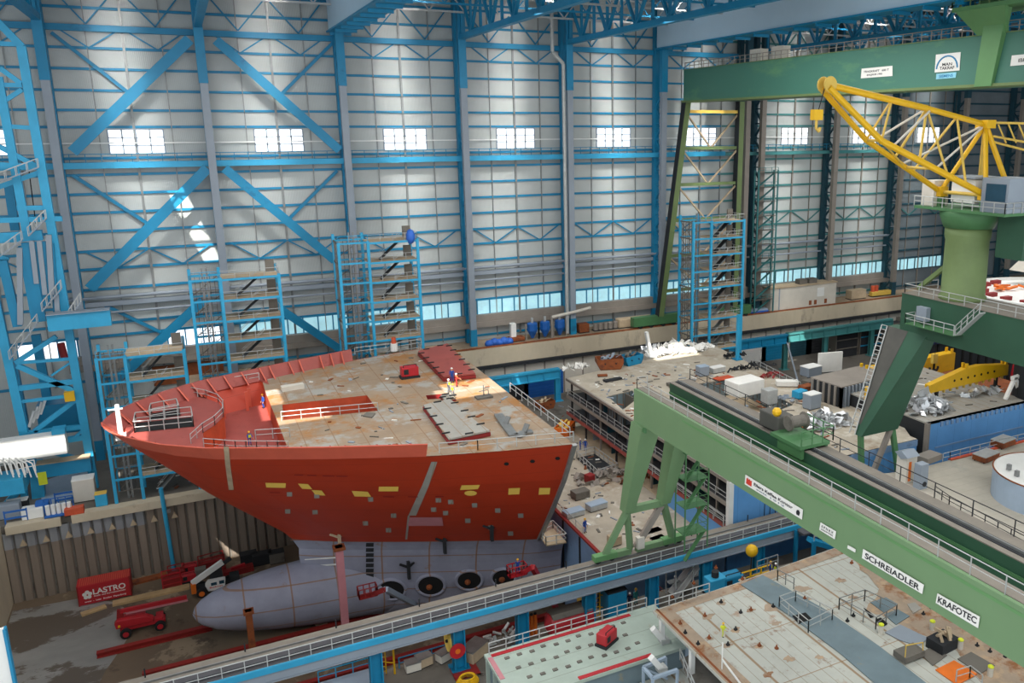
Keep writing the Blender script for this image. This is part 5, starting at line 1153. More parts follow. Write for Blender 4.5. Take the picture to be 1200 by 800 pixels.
# red crates and machines along the sheet piles
def rack(nm, px, dims, m, lab, cat, rz=0, slat=3):
    P = at(px[0], px[1], Z=0); t = thing(nm, (0, 0, 0), lab, cat); w, d, h = dims; mb = MB()
    for a in (-w/2, w/2):
        for b in (-d/2, d/2): mb.box(a-.07, a+.07, b-.07, b+.07, 0, h)
    for k in range(slat+1): z = h*k/slat; mb.box(-w/2, w/2, -d/2-.05, -d/2+.05, z-.06, z+.06).box(-w/2, w/2, d/2-.05, d/2+.05, z-.06, z+.06).box(-w/2-.05, -w/2+.05, -d/2, d/2, z-.06, z+.06)
    mb.build('frame', m, t); MB().box(-w*.46, w*.46, -d*.44, d*.44, .1, h*.62).build('load', 'dark_red', t); MB().box(-w*.48, w*.48, -d*.5, d*.5, 0, .1).build('base', m, t)
    return place(t, P, rz)
rack('tool_crate', (202, 687), (2.2, 1.3, 2.2), 'red', 'tall bright red crate nearest the telehandler under the blue pipe', 'crate', .05)
rack('tool_crate', (208, 679), (2, 1.2, 2), 'dark_red', 'darker red crate behind the tall bright red crate', 'crate', .05)
rack('tool_crate', (249, 668), (3.2, 1.2, 2.3), 'dark_red', 'wide dark red rack against the sheet piles behind the telehandler boom', 'rack', .1)
generator('red_pump', at(223, 671, Z=0), 'small red pump beside the darker red crate at the sheet piles', 1.1)
generator('red_pump', at(222, 681, Z=0), 'low red pump with a white lamp left of the telehandler', 1.0)
t = thing('steel_bin', at(236, 677, Z=0), 'grey steel frame bin between the red pumps and the telehandler', 'bin'); P = at(236, 677, Z=0); MB().box(P.x-.7, P.x+.7, P.y-.6, P.y+.6, 0, 1.5).build('body', 'quay_dark', t)
t = thing('red_barge_frame', at(282, 672, Z=0), 'long low red steel frame lying behind the telehandler', 'frame'); a = at(262, 676, Z=0); b = at(297, 667, Z=0); MB().bar(a+V((0, 0, .45)), b+V((0, 0, .45)), 1.1, .8).build('beam', 'dark_red', t); MB().bar(a+V((1, 0, 1)), b+V((-1, 0, 1.1)), .4, .3).build('upper_bar', 'red', t)
for i, (px, w, m, lab) in enumerate((((292, 660), 2.2, 'dark', 'dark covered machine against the sheet piles right of the red frame'), ((308, 660), 2.6, 'dark', 'black machine in the shadow below the red hull'), ((325, 658), 2, 'quay_dark', 'grey cylinder drum lying in shade near the stem'))): box_thing('covered_machine', px, 0, (w, 1.4, 1.6), m, lab, 'machine', lid='rubber')
for px, dims, rz, lab in (((172, 673), (5, 1.2, .3), .1, 'flat dark timber mat by the sheet piles right of the container'), ((178, 698), (9, 1.2, .3), .02, 'long timber board on the dock floor in front of the container'), ((110, 716), (2.8, .9, .25), .3, 'short timber board at the near left foot of the container')):
    P = at(*px, Z=0); P.y = min(P.y, 122.6); t = thing('timber_mat', (0, 0, 0), lab, 'timber'); MB().box(-dims[0]/2, dims[0]/2, -dims[1]/2, dims[1]/2, 0, dims[2]).build('planks', 'wood' if dims[0] != 5 else 'rust', t); place(t, P, rz)
t = thing('drain_pipe', (at(203, 660, Y=123.2).x, 123.2, 0), 'light blue pipe standing against the sheet pile wall', 'pipe'); P = at(203, 660, Y=123.2); MB().tube((P.x, 123.2, 0), (P.x-.3, 123.2, QZ+2), .28, 10).build('pipe', 'light_blue', t); MB().box(P.x-.5, P.x+.5, 123.1, 123.6, 9, 9.4).build('clamp', 'steel', t)
# lifts working at the hull
def spider(nm, base, kn, bk, m, ma, lab):
    t = thing(nm, (base.x, base.y, 0), lab, 'boom lift'); MB().box(base.x-1.2, base.x+1.2, base.y-.8, base.y+.8, .3, 1.5).build('chassis', m, t, bevel=.08)
    for dx in (-.8, .8):
        for dy in (-.8, .8): wheel((base.x+dx, base.y+dy, .45), .45, .35, t, m)
    b = V((base.x, base.y, 1.5)); MB().bar(b, kn, .5, .55).build('lower_arm', ma, t); MB().bar(kn, bk+V((.5, 0, 0)), .45, .5).build('upper_arm', m, t)
    MB().box(bk.x-1.1, bk.x+.9, bk.y-.5, bk.y+.5, bk.z-.1, bk.z).build('basket_floor', m, t)
    q = [bk+V((a, c, 0)) for a, c in ((-1.1, -.5), (.9, -.5), (.9, .5), (-1.1, .5))]; rail_mb(q+[q[0]], 1.1, .7, .07).build('basket_rail', m, t); return t
bk1 = at(607, 672, Y=80); spider('spider_lift', at(655, 730, Z=0), at(624, 664, Y=79), bk1, 'red', 'red', 'red spider lift with a worker in its basket at the aft hull')
bk2 = at(432, 697, Y=88); spider('spider_lift', at(490, 722, Z=0), at(452, 690, Y=86.5), bk2, 'dark_red', 'tank_blue', 'dark red work lift with silver arm beside the first thruster tunnel')
# ================================================================ THINGS ON THE PIER
def P_(x, y, ymin=60, ymax=71.6):
    p = at(x, y, Z=QZ); p.y = min(max(p.y, ymin), ymax); return p
P = P_(668, 738); t = thing('red_tank', P, 'red horizontal tank with grey top on the pier under the crane runway', 'tank'); mb = MB(); vs = []
MB().lathe((P.x, P.y, QZ+1.3), [(.3, -2.7), (1.1, -2.3), (1.2, -2), (1.2, 2.2), (1.1, 2.4)], 20, 'X').build('vessel', 'red', t, smooth=False); MB().prism([(P.x-2.2, P.y-1, QZ+2.25), (P.x-2.2, P.y+1, QZ+2.25), (P.x-2.2, P.y+.6, QZ+2.6), (P.x-2.2, P.y-.6, QZ+2.6)], (4.5, 0, 0)).build('top_cover', 'quay_dark', t)
for d in (-1.6, 1.6): MB().box(P.x+d-.2, P.x+d+.2, P.y-1, P.y+1, QZ, QZ+.6).build('saddle', 'dark_red', t)
box_thing('blue_locker', (719, 722), QZ, (2.2, 2, 3.3), 'blue', 'tall blue locker on the pier right of the red tank', 'locker', lid='dark')
def hoops(px, lab):
    P = P_(*px); t = thing('caged_ladder', P, lab, 'ladder'); mb = MB()
    for d in (-.3, .3): mb.bar(P+V((d, 0, 0)), P+V((d, 0, 4.3)), .1)
    mb.path([P+V((.3, 0, 4.3)), P+V((.7, -.3, 4)), P+V((1, -.4, 3.2)), P+V((1, -.4, 0))], .1)
    for k in range(8): mb.bar(P+V((-.3, 0, .5*k+.3)), P+V((.3, 0, .5*k+.3)), .06)
    mb.build('frame', 'yellow', t); MB().bar(P+V((.9, -.4, 1.2)), P+V((.3, 0, 1.2)), .08).bar(P+V((.9, -.4, 2.6)), P+V((.3, 0, 2.6)), .08).build('cage_tie', 'yellow', t); return t
hoops((449, 790), 'yellow caged ladder on the runway column at the lower left'); hoops((700, 724), 'yellow caged ladder between the red tank and the blue locker')
for px, lab, r in (((437, 773), 'yellow hose reel hung behind the lower left runway column', 1.1), ((527, 758), 'yellow hose reel behind the column with the red disc', 1), ((684, 712), 'yellow hose reel above the red tank', 1.1)):
    P = at(px[0], px[1]-8, Y=70.2); t = thing('hose_reel', P, lab, 'hose reel', 'hose reels on the runway columns'); MB().lathe(P, [(r*.7, -.2), (r, -.3), (r, .3), (r*.7, .2)], 18, 'X').build('reel', 'lamp_yellow', t); MB().tube(P-V((.4, 0, 0)), P+V((.6, 0, 0)), .15).build('axle', 'dark', t)
P = at(536.5, 763, Y=68.3); t = thing('red_disc', P, 'round red warning disc with a pale orange centre on a runway column', 'disc'); MB().lathe(P, [(.75, 0), (.75, .12)], 20, 'Y').build('disc', 'red', t); MB().lathe(P+V((0, -.05, 0)), [(.25, 0), (.25, .06)], 16, 'Y').build('centre', 'orange', t)
# stairs, generators, railing
P = P_(806, 694); t = thing('steel_stair', P, 'grey steel scaffold stair under the crane runway', 'stair'); mb = MB()
for x in (-2.2, 0, 2.2):
    for y in (-1, 1): mb.bar(P+V((x, y, 0)), P+V((x, y, 4.4)), .12)
mb.build('frame', 'galv', t)
for k in range(2): MB().bar(P+V((-2, -.5+k, .2+k*0)), P+V((2, -.5+k, 4.2)), .8, .12).build('flight', 'galv', t); mb = MB().bar(P+V((-2, -.95+k, 1.2)), P+V((2, -.95+k, 5.1)), .08); mb.build('handrail', 'galv', t)
for k in (1.4, 2.8): MB().box(P.x-2.2, P.x+2.2, P.y+.2, P.y+1, QZ+k, QZ+k+.08).build('landing', 'steel', t)
SP = 13.2; t = thing('service_platform', (50, 65.5, QZ), 'raised grey service platform on the pier carrying the yellow barrier and blue generator', 'platform'); MB().box(43.5, 56.5, 64.4, 66.8, SP-.2, SP).build('floor', 'walkway', t)
for x in (43.8, 48, 52, 56.2):
    for y in (64.6, 66.6): MB().box(x-.12, x+.12, y-.12, y+.12, QZ, SP-.2).build('leg', 'quay_dark', t)
def N_(x, y): p = at(x, y, Y=65.5); return V((p.x, 65.5, SP))
generator('generator_set', N_(856, 676), 'dark blue generator on the raised platform beside the yellow railing', 1.35, 'blue')
t = thing('blue_pump_unit', (0, 0, 0), 'light blue pump unit left of the dark blue generator', 'pump'); MB().box(-1, 1, -.7, .7, .15, 1.9).build('body', 'light_blue', t, bevel=.08); MB().tube((0, 0, 1.9), (0, 0, 2.5), .4, 10).build('motor', 'rubber', t); MB().box(-1.1, 1.1, -.8, .8, 0, .15).build('skid', 'dark', t); place(t, N_(838, 678))
a, b = N_(867, 676), N_(904, 664); t = thing('yellow_barrier', a, 'yellow barrier railing on the pier beneath the yellow balloon lamp', 'barrier'); rail_mb([a, b], 1.4, 1.5, .09).build('rails', 'yellow', t); MB().bar(a+V((0, 0, .25)), b+V((0, 0, .25)), .12, .3).build('kick_rail', 'yellow', t)
P = at(881, 645, Y=66.2); t = thing('balloon_lamp', (P.x, 66.2, SP), 'yellow round balloon lamp on a dark pole', 'lamp'); MB().tube((P.x, 66.2, SP), (P.x, 66.2, P.z-.6), .1).build('pole', 'dark', t); MB().ball(P, .68, 16).build('balloon', 'yellow', t, smooth=True); MB().box(P.x-.5, P.x+.5, 65.8, 66.6, SP, SP+.12).build('foot', 'dark', t)
P = P_(945, 655, 60, 66.5); t = thing('blue_stair', P, 'blue steel stair and landing leading up to the runway under the green girder', 'stair'); x0, x1 = P.x-3.4, P.x+3.4; mb = MB()
for x in (x0, x1):
    for y in (P.y-1.5, P.y+1.5): MB().box(x-.18, x+.18, y-.18, y+.18, QZ, ZR1-.2).build('post', 'blue', t)
MB().bar((x0, P.y-1, ZR1-.4), (x1, P.y-1, QZ+2), 1.4, .5).build('flight', 'blue', t); MB().box(x0, x1, P.y+.2, P.y+1.6, ZR1-.4, ZR1-.2).build('landing', 'walk_dark', t)
rail_mb([V((x0, P.y-1.5, ZR1-.2)), V((x1, P.y-1.5, ZR1-2.2))], 1.1, 1.4, .06).build('railing', 'galv', t); MB().box(x1-2, x1-.2, P.y-1.75, P.y-1.65, ZR1-3.4, ZR1-.8).build('mesh_panel', 'column_tan', t)
a, b = P_(466, 778), P_(541, 757); t = thing('blue_railing', a, 'low blue railing along the pier between two runway columns', 'railing'); rail_mb([a, b], 1.1, 1.6, .06).build('rails', 'blue', t)
a, b = P_(372, 800), P_(432, 786); t = thing('blue_landing', a, 'pale blue stair landing with handrails at the lower left of the pier', 'landing'); MB().prism([a, b, b+V((0, -2.4, 0)), a+V((0, -2.4, 0))], (0, 0, .9)).build('platform', 'tank_blue', t); rail_mb([a+V((0, 0, .9)), b+V((0, 0, .9))], 1.1, 1.4, .06).build('railing', 'light_blue', t)
for i, (px, m, dims, lab) in enumerate((((484, 785), 'offwhite', (1.4, 1, .9), 'pale crate at the left end of the low blue railing'), ((497, 779), 'board', (1.4, 1.1, 1), 'brown topped crate second along the low blue railing'), ((521, 773), 'offwhite', (1.5, 1, .9), 'pale crate near the column with the red disc'), ((556, 770), 'board', (2.4, 1.6, 1.3), 'stack of tan boxes at the corner of the pale green deck'), ((728, 715), 'sheet_white', (1.6, 1, 1), 'white sack pile right of the blue locker'))):
    box_thing('crate', px, QZ, dims, m, lab, 'crate', rz=.2*i, lid='steel')
P = P_(618, 745); t = thing('gas_bottle_rack', P, 'orange gas bottle rack at the foot of a runway column', 'gas bottles'); 
for k in range(3): MB().tube(P+V((.1+.4*k, 0, 0)), P+V((.1+.4*k, 0, 2.2)), .18, 10).build('bottle', 'orange', t); MB().ball(P+V((.1+.4*k, 0, 2.25)), .17, 8).build('valve', 'dark', t)
t = thing('hose_coil', P_(548, 800), 'yellow hose coil lying on the pier at the lower frame edge', 'hose'); P = P_(548, 800); mb = MB()
for k in range(4): mb.path([P+V(((1-.1*k)*math.cos(a*.5236), (1-.1*k)*.8*math.sin(a*.5236), .15+.16*k)) for a in range(13)], .1, 6)
mb.build('coil', 'yellow', t, kind='stuff')
box_thing('red_pallet', (545, 787), QZ, (2.4, 2, .2), 'dark_red', 'flat dark red floor plate beside the column with the red disc', 'plate', feet=False)
t = thing('scrap_heap', P_(588, 752), 'heap of silver and tan scrap behind the pale green deck railing', 'scrap'); P = P_(588, 752); random.seed(3); mb = MB()
for k in range(26): a = P+V((random.uniform(-2.2, 2.2), random.uniform(-.8, .8), random.uniform(.05, .9))); mb.bar(a, a+V((random.uniform(-.9, .9), random.uniform(-.5, .5), random.uniform(-.1, .6))), .3, .12)
mb.build('scrap', 'galv', t, kind='stuff'); t['kind'] = 'stuff'
# ================================================================ SILVER SCRAP, SKIPS AND GOODS ON THE BLOCK DECKS
def foil_heap(nm, px, z, rx, ry, h, n, lab, m='foil', seed=1, size=1.0):
    """a crumpled heap of sheet: many tilted thin plates"""
    random.seed(seed); P = at(px[0], px[1], Z=z); t = thing(nm, P, lab, 'scrap heap'); mb = MB()
    for k in range(n):
        a = random.uniform(0, 6.28); r = random.random()**.6; c = P+V((rx*r*math.cos(a), ry*r*math.sin(a), (1-r)*h*random.uniform(.3, 1)+.15))
        u = V((random.uniform(-1, 1), random.uniform(-1, 1), random.uniform(-.8, .8))).normalized()*random.uniform(.3, .9)*size
        v = u.cross(V((random.uniform(-1, 1), random.uniform(-1, 1), random.uniform(-1, 1)))).normalized()*random.uniform(.25, .6)*size
        w = u.cross(v).normalized()*.03
        mb.add([c-u-v, c+u-v*.6, c+u*.8+v, c-u*.7+v, c-u-v+w, c+u-v*.6+w, c+u*.8+v+w, c-u*.7+v+w], [(0, 1, 2, 3), (7, 6, 5, 4), (0, 4, 5, 1), (1, 5, 6, 2), (2, 6, 7, 3), (3, 7, 4, 0)])
    mb.v = [(x, y, max(z+.02, q)) for x, y, q in mb.v]
    o = mb.build('sheets', m, t, kind='stuff'); t['kind'] = 'stuff'; return t
foil_heap('foil_heap', (790, 412), Z1, 8, 2.6, 2.0, 110, 'long white foil and sheet heap on the far side of the cabin block deck', 'sheet_white', 2, 1.2)
foil_heap('foil_heap', (765, 415), Z1, 3.5, 1.5, 2.2, 50, 'silver foil heap right of the blue skip on the cabin block', 'foil', 21, 1)
foil_heap('foil_heap', (960, 498), Z1, 5.5, 2.4, 2.4, 110, 'silver foil heap at the foot of the crane ladder', 'foil', 3, 1.1)
foil_heap('foil_heap', (1082, 478), ZB3, 4.2, 3.2, 2.4, 120, 'silver foil heap under the nearer yellow lifting beam on the blue block', 'foil', 4, 1.0)
foil_heap('foil_heap', (1150, 462), ZB3, 4.0, 1.3, 1.2, 40, 'flatter silver sheet scatter at the right of the blue block deck', 'foil', 5, .9)
foil_heap('plastic_heap', (675, 432), Z1, 2.6, 1.2, .7, 40, 'whitish plastic sheet heap at the far left corner of the cabin block deck', 'sheet_white', 6, .8)
foil_heap('rubble_heap', (705, 560), ZK, 4.5, 2.4, 1.1, 70, 'mixed grey and rusty scrap heap on the low block left of the green leg', 'column_tan', 7, .8)
foil_heap('rubble_heap', (742, 562), ZK, 2.6, 2.0, .8, 36, 'reddish scrap heap on the low block between the two green legs', 'rust', 8, .6)
foil_heap('cable_heap', (880, 432), Z1, 5.2, 1.1, 1.0, 70, 'dark mauve bundle of cables and hoses along the cabin block railing', 'dark', 9, .5)
foil_heap('cable_heap', (905, 441), Z1, 2.4, 1.0, .9, 34, 'reddish cable bundle at the right end of the dark mauve one', 'dark_red', 10, .5)
foil_heap('scrap_pile', (862, 418), Z1, 3.0, 1.0, .9, 30, 'dark scrap with a yellow frame on the far deck edge of the cabin block', 'dark', 12, .6)
foil_heap('offcut_pile', (915, 470), Z1, 3.0, 1.6, .8, 36, 'scattered blue-grey offcuts in the middle of the cabin block deck', 'column_grey', 13, .6)
def litter(nm, xs, ys, z, n, lab, seed, ok=lambda x, y: True):
    random.seed(seed); t = thing(nm, ((xs[0]+xs[1])/2, (ys[0]+ys[1])/2, z), lab, 'litter')
    for m, f in (('quay_dark', .4), ('column_grey', .25), ('rust', .2), ('sheet_white', .15)):
        mb = MB()
        for k in range(int(n*f)):
            c = V((random.uniform(*xs), random.uniform(*ys), z))
            if not ok(c.x, c.y): continue
            a = random.uniform(0, 6.28); l = random.uniform(.2, 1.3); d = V((math.cos(a)*l, math.sin(a)*l, 0))
            mb.bar(c+V((0, 0, .06)), c+d+V((0, 0, .06)), random.uniform(.08, .4), .1)
        mb.build('litter', m, t, kind='stuff')
    t['kind'] = 'stuff'; return t
litter('deck_litter', (53, 76), (96, 117), Z1, 150, 'scattered offcuts over the far half of the cabin block deck', 31)
litter('deck_litter', (53, 78), (74, 95), Z1, 130, 'scattered offcuts over the near half of the cabin block deck behind the girders', 32)
litter('deck_litter', (8.5, 33), (80, 120), ZD, 70, 'small scattered offcuts and clamps over the ship main deck', 33, lambda x, y: abs(y-yc(x)) < half(x, ZD)-2 and not (7 < x < 19.5 and 96.5 < y < 105.5))
litter('deck_litter', (39.5, 51), (76, 112), ZK, 90, 'small scattered offcuts over the low beige block', 34)
litter('deck_litter', (83, 101), (75, 93), ZB3, 70, 'small scattered offcuts over the blue block deck', 35)
litter('deck_litter', (-10, 60), (126, 140), QZ, 160, 'odds and ends strewn along the quay strip behind the ship', 36)
litter('deck_litter', (4, 62), (62.5, 68), QZ, 150, 'odds and ends strewn on the pier under the crane runway', 37)
def skip(px, z, m, lab, rz=0, load=None, sc=1):
    P = at(px[0], px[1], Z=z); t = thing('skip', (0, 0, 0), lab, 'skip'); w, d, h = 3.8, 2.2, 1.6
    b = [(-w*.38, -d/2, 0), (w*.38, -d/2, 0), (w/2, -d/2, h*.55), (w/2, -d/2, h), (-w/2, -d/2, h), (-w/2, -d/2, h*.5)]
    MB().prism(b, (0, .12, 0)).build('side_wall', m, t); MB().prism([(x, -y-.12, z_) for x, y, z_ in b], (0, .12, 0)).build('side_wall', m, t)
    MB().bar((-w*.38, 0, .06), (w*.38, 0, .06), d, .12).build('floor', m, t)
    for s in (-1, 1): MB().bar((s*w*.38, 0, .05), (s*w*.5, 0, h*.55), d, .1, up=(1, 0, 0)).build('end_wall', m, t); MB().bar((s*w*.5, 0, h*.55), (s*w*.5, 0, h), d, .1, up=(1, 0, 0)).build('end_rim', m, t)
    for s in (-1, 1): MB().tube((s*.8, -d/2-.25, h*.6), (s*.8, -d/2, h*.6), .1).build('lug', 'dark', t)
    if load:
        random.seed(4); mb = MB()
        for k in range(16): c = V((random.uniform(-1.3, 1.3), random.uniform(-.7, .7), h*random.uniform(.6, 1))); mb.bar(c, c+V((random.uniform(-.8, .8), random.uniform(-.5, .5), .4)), .4, .1)
        mb.build('load', load, t, kind='stuff')
    return place(t, P, rz, sc)
skip((714, 431), Z1, 'rust', 'rust brown skip full of sheet scrap on the cabin block deck', -.3, 'column_grey', 1.15)
skip((739, 426), Z1, 'blue', 'bright blue skip beside the rust brown one on the cabin block deck', .25, 'quay_dark', 1.0)
skip((662, 508), ZK, 'orange', 'orange skip below the aft edge of the red ship deck', .8, 'lamp_yellow', 1.0)
skip((638, 478), QZ, 'rust', 'rust brown skip by the blue gate post near the offices', .1, 'board', .9)
def gbox(nm, px, z, dims, m, lab, cat, rz=0, lid=None): return box_thing(nm, px, z, dims, m, lab, cat, rz, lid)
gbox('white_tent_box', (872, 461), Z1, (5.2, 3.2, 2.3), 'sheet_white', 'white sheeted shelter on the cabin block deck behind the trolley', 'shelter', .1)
gbox('pallet_box', (901, 473), Z1, (1.9, 1.6, 2.3), 'galv', 'tall pale grey cage box right of the white shelter', 'cage', .05)
gbox('white_pallet_stack', (951, 478), Z1, (2.2, 1.6, 2.2), 'column_grey', 'grey pallet stack with pale top on the cabin block right half', 'pallet', .1, 'white')
gbox('teal_bin', (937, 466), Z1, (2.0, 1.4, 1.2), 'light_blue', 'teal blue bin between the pallet stack and the brown coil', 'bin', .2)
gbox('brown_coil_box', (945, 459), Z1, (2.2, 1.5, 1.1), 'rust', 'brown coil of hose on a pallet behind the teal blue bin', 'coil', .1)
gbox('white_pallet', (922, 452), Z1, (3.4, 1.4, .9), 'sheet_white', 'white wrapped pallet by the diagonal railing of the cabin block', 'pallet', -.5)
gbox('white_crate', (967, 490), Z1, (2.2, 1.0, .6), 'sheet_white', 'flat white crate left of the crane ladder', 'crate', -.3, 'white')
gbox('red_box', (951, 494), Z1, (1.0, .8, .8), 'dark_red', 'small dark red box left of the silver heap by the ladder', 'box', .1)
gbox('orange_bin', (937, 508), Z1, (.9, .9, 1), 'orange', 'small orange bin behind the trolley rail of the far girder', 'bin')
gbox('grey_cart', (840, 436), Z1, (2.6, 1.4, .9), 'galv', 'pale grey cart in front of the dark mauve cable bundle', 'cart', .1, 'white')
gbox('red_mat', (848, 444), Z1, (3.2, 1.6, .25), 'orange_red', 'orange-red mat in front of the pale grey cart', 'mat', .1)
gbox('brown_box', (788, 452), Z1, (1.6, 1.2, .5), 'quay_dark', 'low dark box near the end of the far girder rail', 'box')
gbox('dark_bundle', (718, 446), Z1, (3.2, .8, .35), 'dark', 'dark low bundle between the skips and the green girder end', 'bundle', .1)
gbox('brown_bundle', (706, 441), Z1, (1.6, .7, .35), 'rust', 'small brown bundle left of the dark low bundle', 'bundle', -.3)
gbox('grey_hood', (823, 440), Z1, (1.8, 1.4, 1.6), 'column_grey', 'grey hood cabinet with blue top behind the far girder end', 'cabinet', 0, 'tank_blue')
t = thing('white_mast', at(766, 418, Z=Z1), 'leaning white mast standing in the white foil heap', 'mast'); P = at(763, 418, Z=Z1); MB().bar(P, P+V((-1.0, 0, 4.6)), .7, .5).build('mast', 'white', t); MB().box(P.x-.6, P.x+.6, P.y-.6, P.y+.6, P.z, P.z+.2).build('foot', 'galv', t)
t = thing('crane_mast', at(864, 417, Z=Z1), 'thin light blue mast by the far railing of the cabin block', 'mast'); P = at(864, 421, Z=Z1); MB().box(P.x-.25, P.x+.25, P.y-.25, P.y+.25, Z1, Z1+8).build('mast', 'light_blue', t); MB().box(P.x-.7, P.x+.7, P.y-.7, P.y+.7, Z1, Z1+.2).build('foot', 'blue', t)
# grey panel rack
A = at(985, 478, Z=Z1); B = at(1045, 462, Z=Z1)
t = thing('panel_rack', A, 'long grey brown rack of upright steel frames left of the yellow hook gear', 'rack'); ln = (B-A).length; zt_ = 3.0
dd = (B-A).normalized(); nn = V((-dd.y, dd.x, 0))
MB().prism([A+V((0, 0, zt_)), B+V((0, 0, zt_)), B+nn*6+V((0, 0, zt_)), A+nn*6+V((0, 0, zt_))], (0, 0, .15)).build('top', 'column_tan', t)
MB().prism([A+nn*.5, B+nn*.5, B+nn*5.5, A+nn*5.5], (0, 0, zt_)).build('core', 'dark', t)
for i in range(16): p = A.lerp(B, i/15); MB().bar(p, p+V((0, 0, zt_)), .3, .4).build('upright', 'column_grey', t)
for i in range(6): p = A+nn*i*1.1; MB().bar(p, p+V((0, 0, zt_)), .3, .4).build('upright', 'column_tan', t)
for i, (px, m, dims, rz, lab) in enumerate((((950, 440), 'column_grey', (3, 2, 1.6), .1, 'grey van-like cabinet with white roof behind the panel rack'), ((972, 436), 'sheet_white', (4.4, .3, 3.4), -.2, 'large white board standing tilted behind the panel rack'), ((960, 447), 'quay_dark', (6, 1.6, .6), .1, 'dark flat frame at the foot of the large white board'))): gbox('cabinet' if i == 0 else 'board_panel' if i == 1 else 'flat_tray', px, Z1, dims, m, lab, ('cabinet', 'board', 'frame')[i], rz, 'white' if i == 0 else None)
# ---------------------------------------------------------------- yellow lifting beams
def spreader(a, b, Y, hgt, dep, lab, legs, taper=True):
    A = at(*a, Y=Y); B = at(*b, Y=Y); c = (A+B)/2; t = thing('lifting_spreader', (c.x, Y, legs), lab, 'lifting beam'); n = V((0, dep, 0)); L = B-A
    up = V((0, 0, hgt))
    prof = [A, B, B+up*.75, A+L*.62+up*1.15, A+L*.42+up*1.15, A+up*.55] if taper else [A, B, B+up, A+up]
    MB().prism(prof, n).build('beam', 'yellow', t)
    for f in (.03, .97) if not taper else (.45, .97):
        p = A+L*f+up*(1.15 if taper and f < .9 else .75 if taper else 1)
        for s in (.15, .85): MB().bar(p+n*s-V((0, 0, .2)), p+n*s+V((0, 0, .7)), .4, .3).build('lifting_eye', 'yellow', t)
    k = 12 if taper else 5
    for i in range(k):
        p = A+L*(i+.5)/k+n*.5; MB().bar(p, p-V((0, 0, .55)), .3, .25).build('hook_lug', 'pale_yellow', t)
    if taper:
        for i in range(7): p = A+L*(.3+.085*i)+up*.5+V((0, -.02, 0)); MB().lathe(p, [(.18, -.03), (.18, .02)], 12, 'Y').build('hole', 'black', t)
    for f in (.12, .88):
        p = A+L*f+n*.5; MB().box(p.x-.2, p.x+.2, p.y-.2, p.y+.2, legs, p.z-.02).build('stand', 'dark', t); MB().box(p.x-.6, p.x+.6, p.y-.5, p.y+.5, legs, legs+.15).build('stand_foot', 'dark', t)
    return t
spreader((1089, 461), (1181, 439), 79, 2.1, .9, 'nearer yellow lifting beam with a row of holes and hooks on the blue block', ZB3)
spreader((1012, 455), (1118, 433), 92, 2.9, 1.6, 'larger plain yellow lifting beam behind the dark crane hook', ZB3-.01, False)
H = at(1095, 424, Y=90.5); t = thing('crane_hook', (H.x, 90.5, H.z-3), 'dark double crane hook hanging in front of the plain yellow beam', 'hook'); MB().box(H.x-.5, H.x+.5, 90.3, 90.8, H.z-.2, H.z+1.3).build('block', 'pale_yellow', t)
for s in (-1, 1): MB().path([H+V((0, 0, -.2)), H+V((0, 0, -1.2)), H+V((s*.6, 0, -1.5)), H+V((s*.9, 0, -1.1)), H+V((s*.9, 0, -.8))], .18).build('hook', 'dark', t)
MB().tube(H+V((0, 0, 1.3)), V((H.x, 90.5, UZ0-.4)), .05, 5).build('rope', 'black', t)
P = at(1017, 455, Y=84); t = thing('yellow_cylinders', (P.x, 84, Z1), 'pair of upright yellow cylinders beside the ladder of the dark green leg', 'cylinder'); 
for d in (0, .9): MB().tube((P.x+d, 84, Z1), (P.x+d, 84, Z1+3.6-d*.6), .42, 12).build('cylinder', 'yellow', t)
MB().box(P.x-.6, P.x+1.5, 83.4, 84.6, Z1, Z1+.2).build('foot', 'dark', t)
def trestle(px, z, lab, sc=1):
    P = at(*px, Z=z); t = thing('trestle', P, lab, 'trestle'); 
    for s in (-1, 1): MB().bar(P+V((0, 0, 3.2*sc)), P+V((s*1.7*sc, 0, 0)), .5*sc, .4).build('leg', 'sheet_white', t)
    MB().bar(P+V((-.7*sc, 0, 3.1*sc)), P+V((1.1*sc, 0, 3.3*sc)), .5*sc).build('head', 'sheet_white', t); return t
trestle((1187, 466), ZB3, 'white A-shaped trestle at the right end of the nearer yellow beam', .95)
trestle((1058, 478), ZB3, 'slim white trestle at the left end of the blue block deck', .75)
t = thing('red_hull_piece', at(1188, 425, Y=104), 'bright red rounded hull piece in the dark at the right edge', 'hull piece'); P = at(1195, 428, Y=104); MB().lathe((P.x+3, 104, QZ), [(5.5, 0), (5.5, P.z-QZ-2), (5, P.z-QZ+1), (3, P.z-QZ+2.2)], 24).build('shell', 'red', t, smooth=True); MB().lathe((P.x+3, 104, P.z-3), [(5.56, 0), (5.56, .3)], 24).build('band', 'dark_red', t)
t = thing('orange_container', at(1192, 462, Y=88), 'orange shipping box behind the white A-shaped trestle', 'container'); P = at(1180, 470, Y=90); MB().box(P.x, P.x+9, 89, 93, ZB3-.05, ZB3+4).build('shell', 'orange_red', t); MB().box(P.x-.05, P.x+.1, 88.9, 93.1, ZB3-.05, ZB3+4.1).build('end_frame', 'rust', t)
A = at(1076, 404, Y=104); B = at(1200, 383, Y=104)
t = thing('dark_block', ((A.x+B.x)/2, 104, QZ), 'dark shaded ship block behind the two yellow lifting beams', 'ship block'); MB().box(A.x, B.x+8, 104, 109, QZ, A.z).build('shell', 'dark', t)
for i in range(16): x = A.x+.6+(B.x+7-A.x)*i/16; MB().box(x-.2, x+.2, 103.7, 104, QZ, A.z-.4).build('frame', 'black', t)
MB().box(A.x, B.x+8, 103.6, 104.2, A.z-.3, A.z+.1).build('deck_edge', 'overall_navy', t)
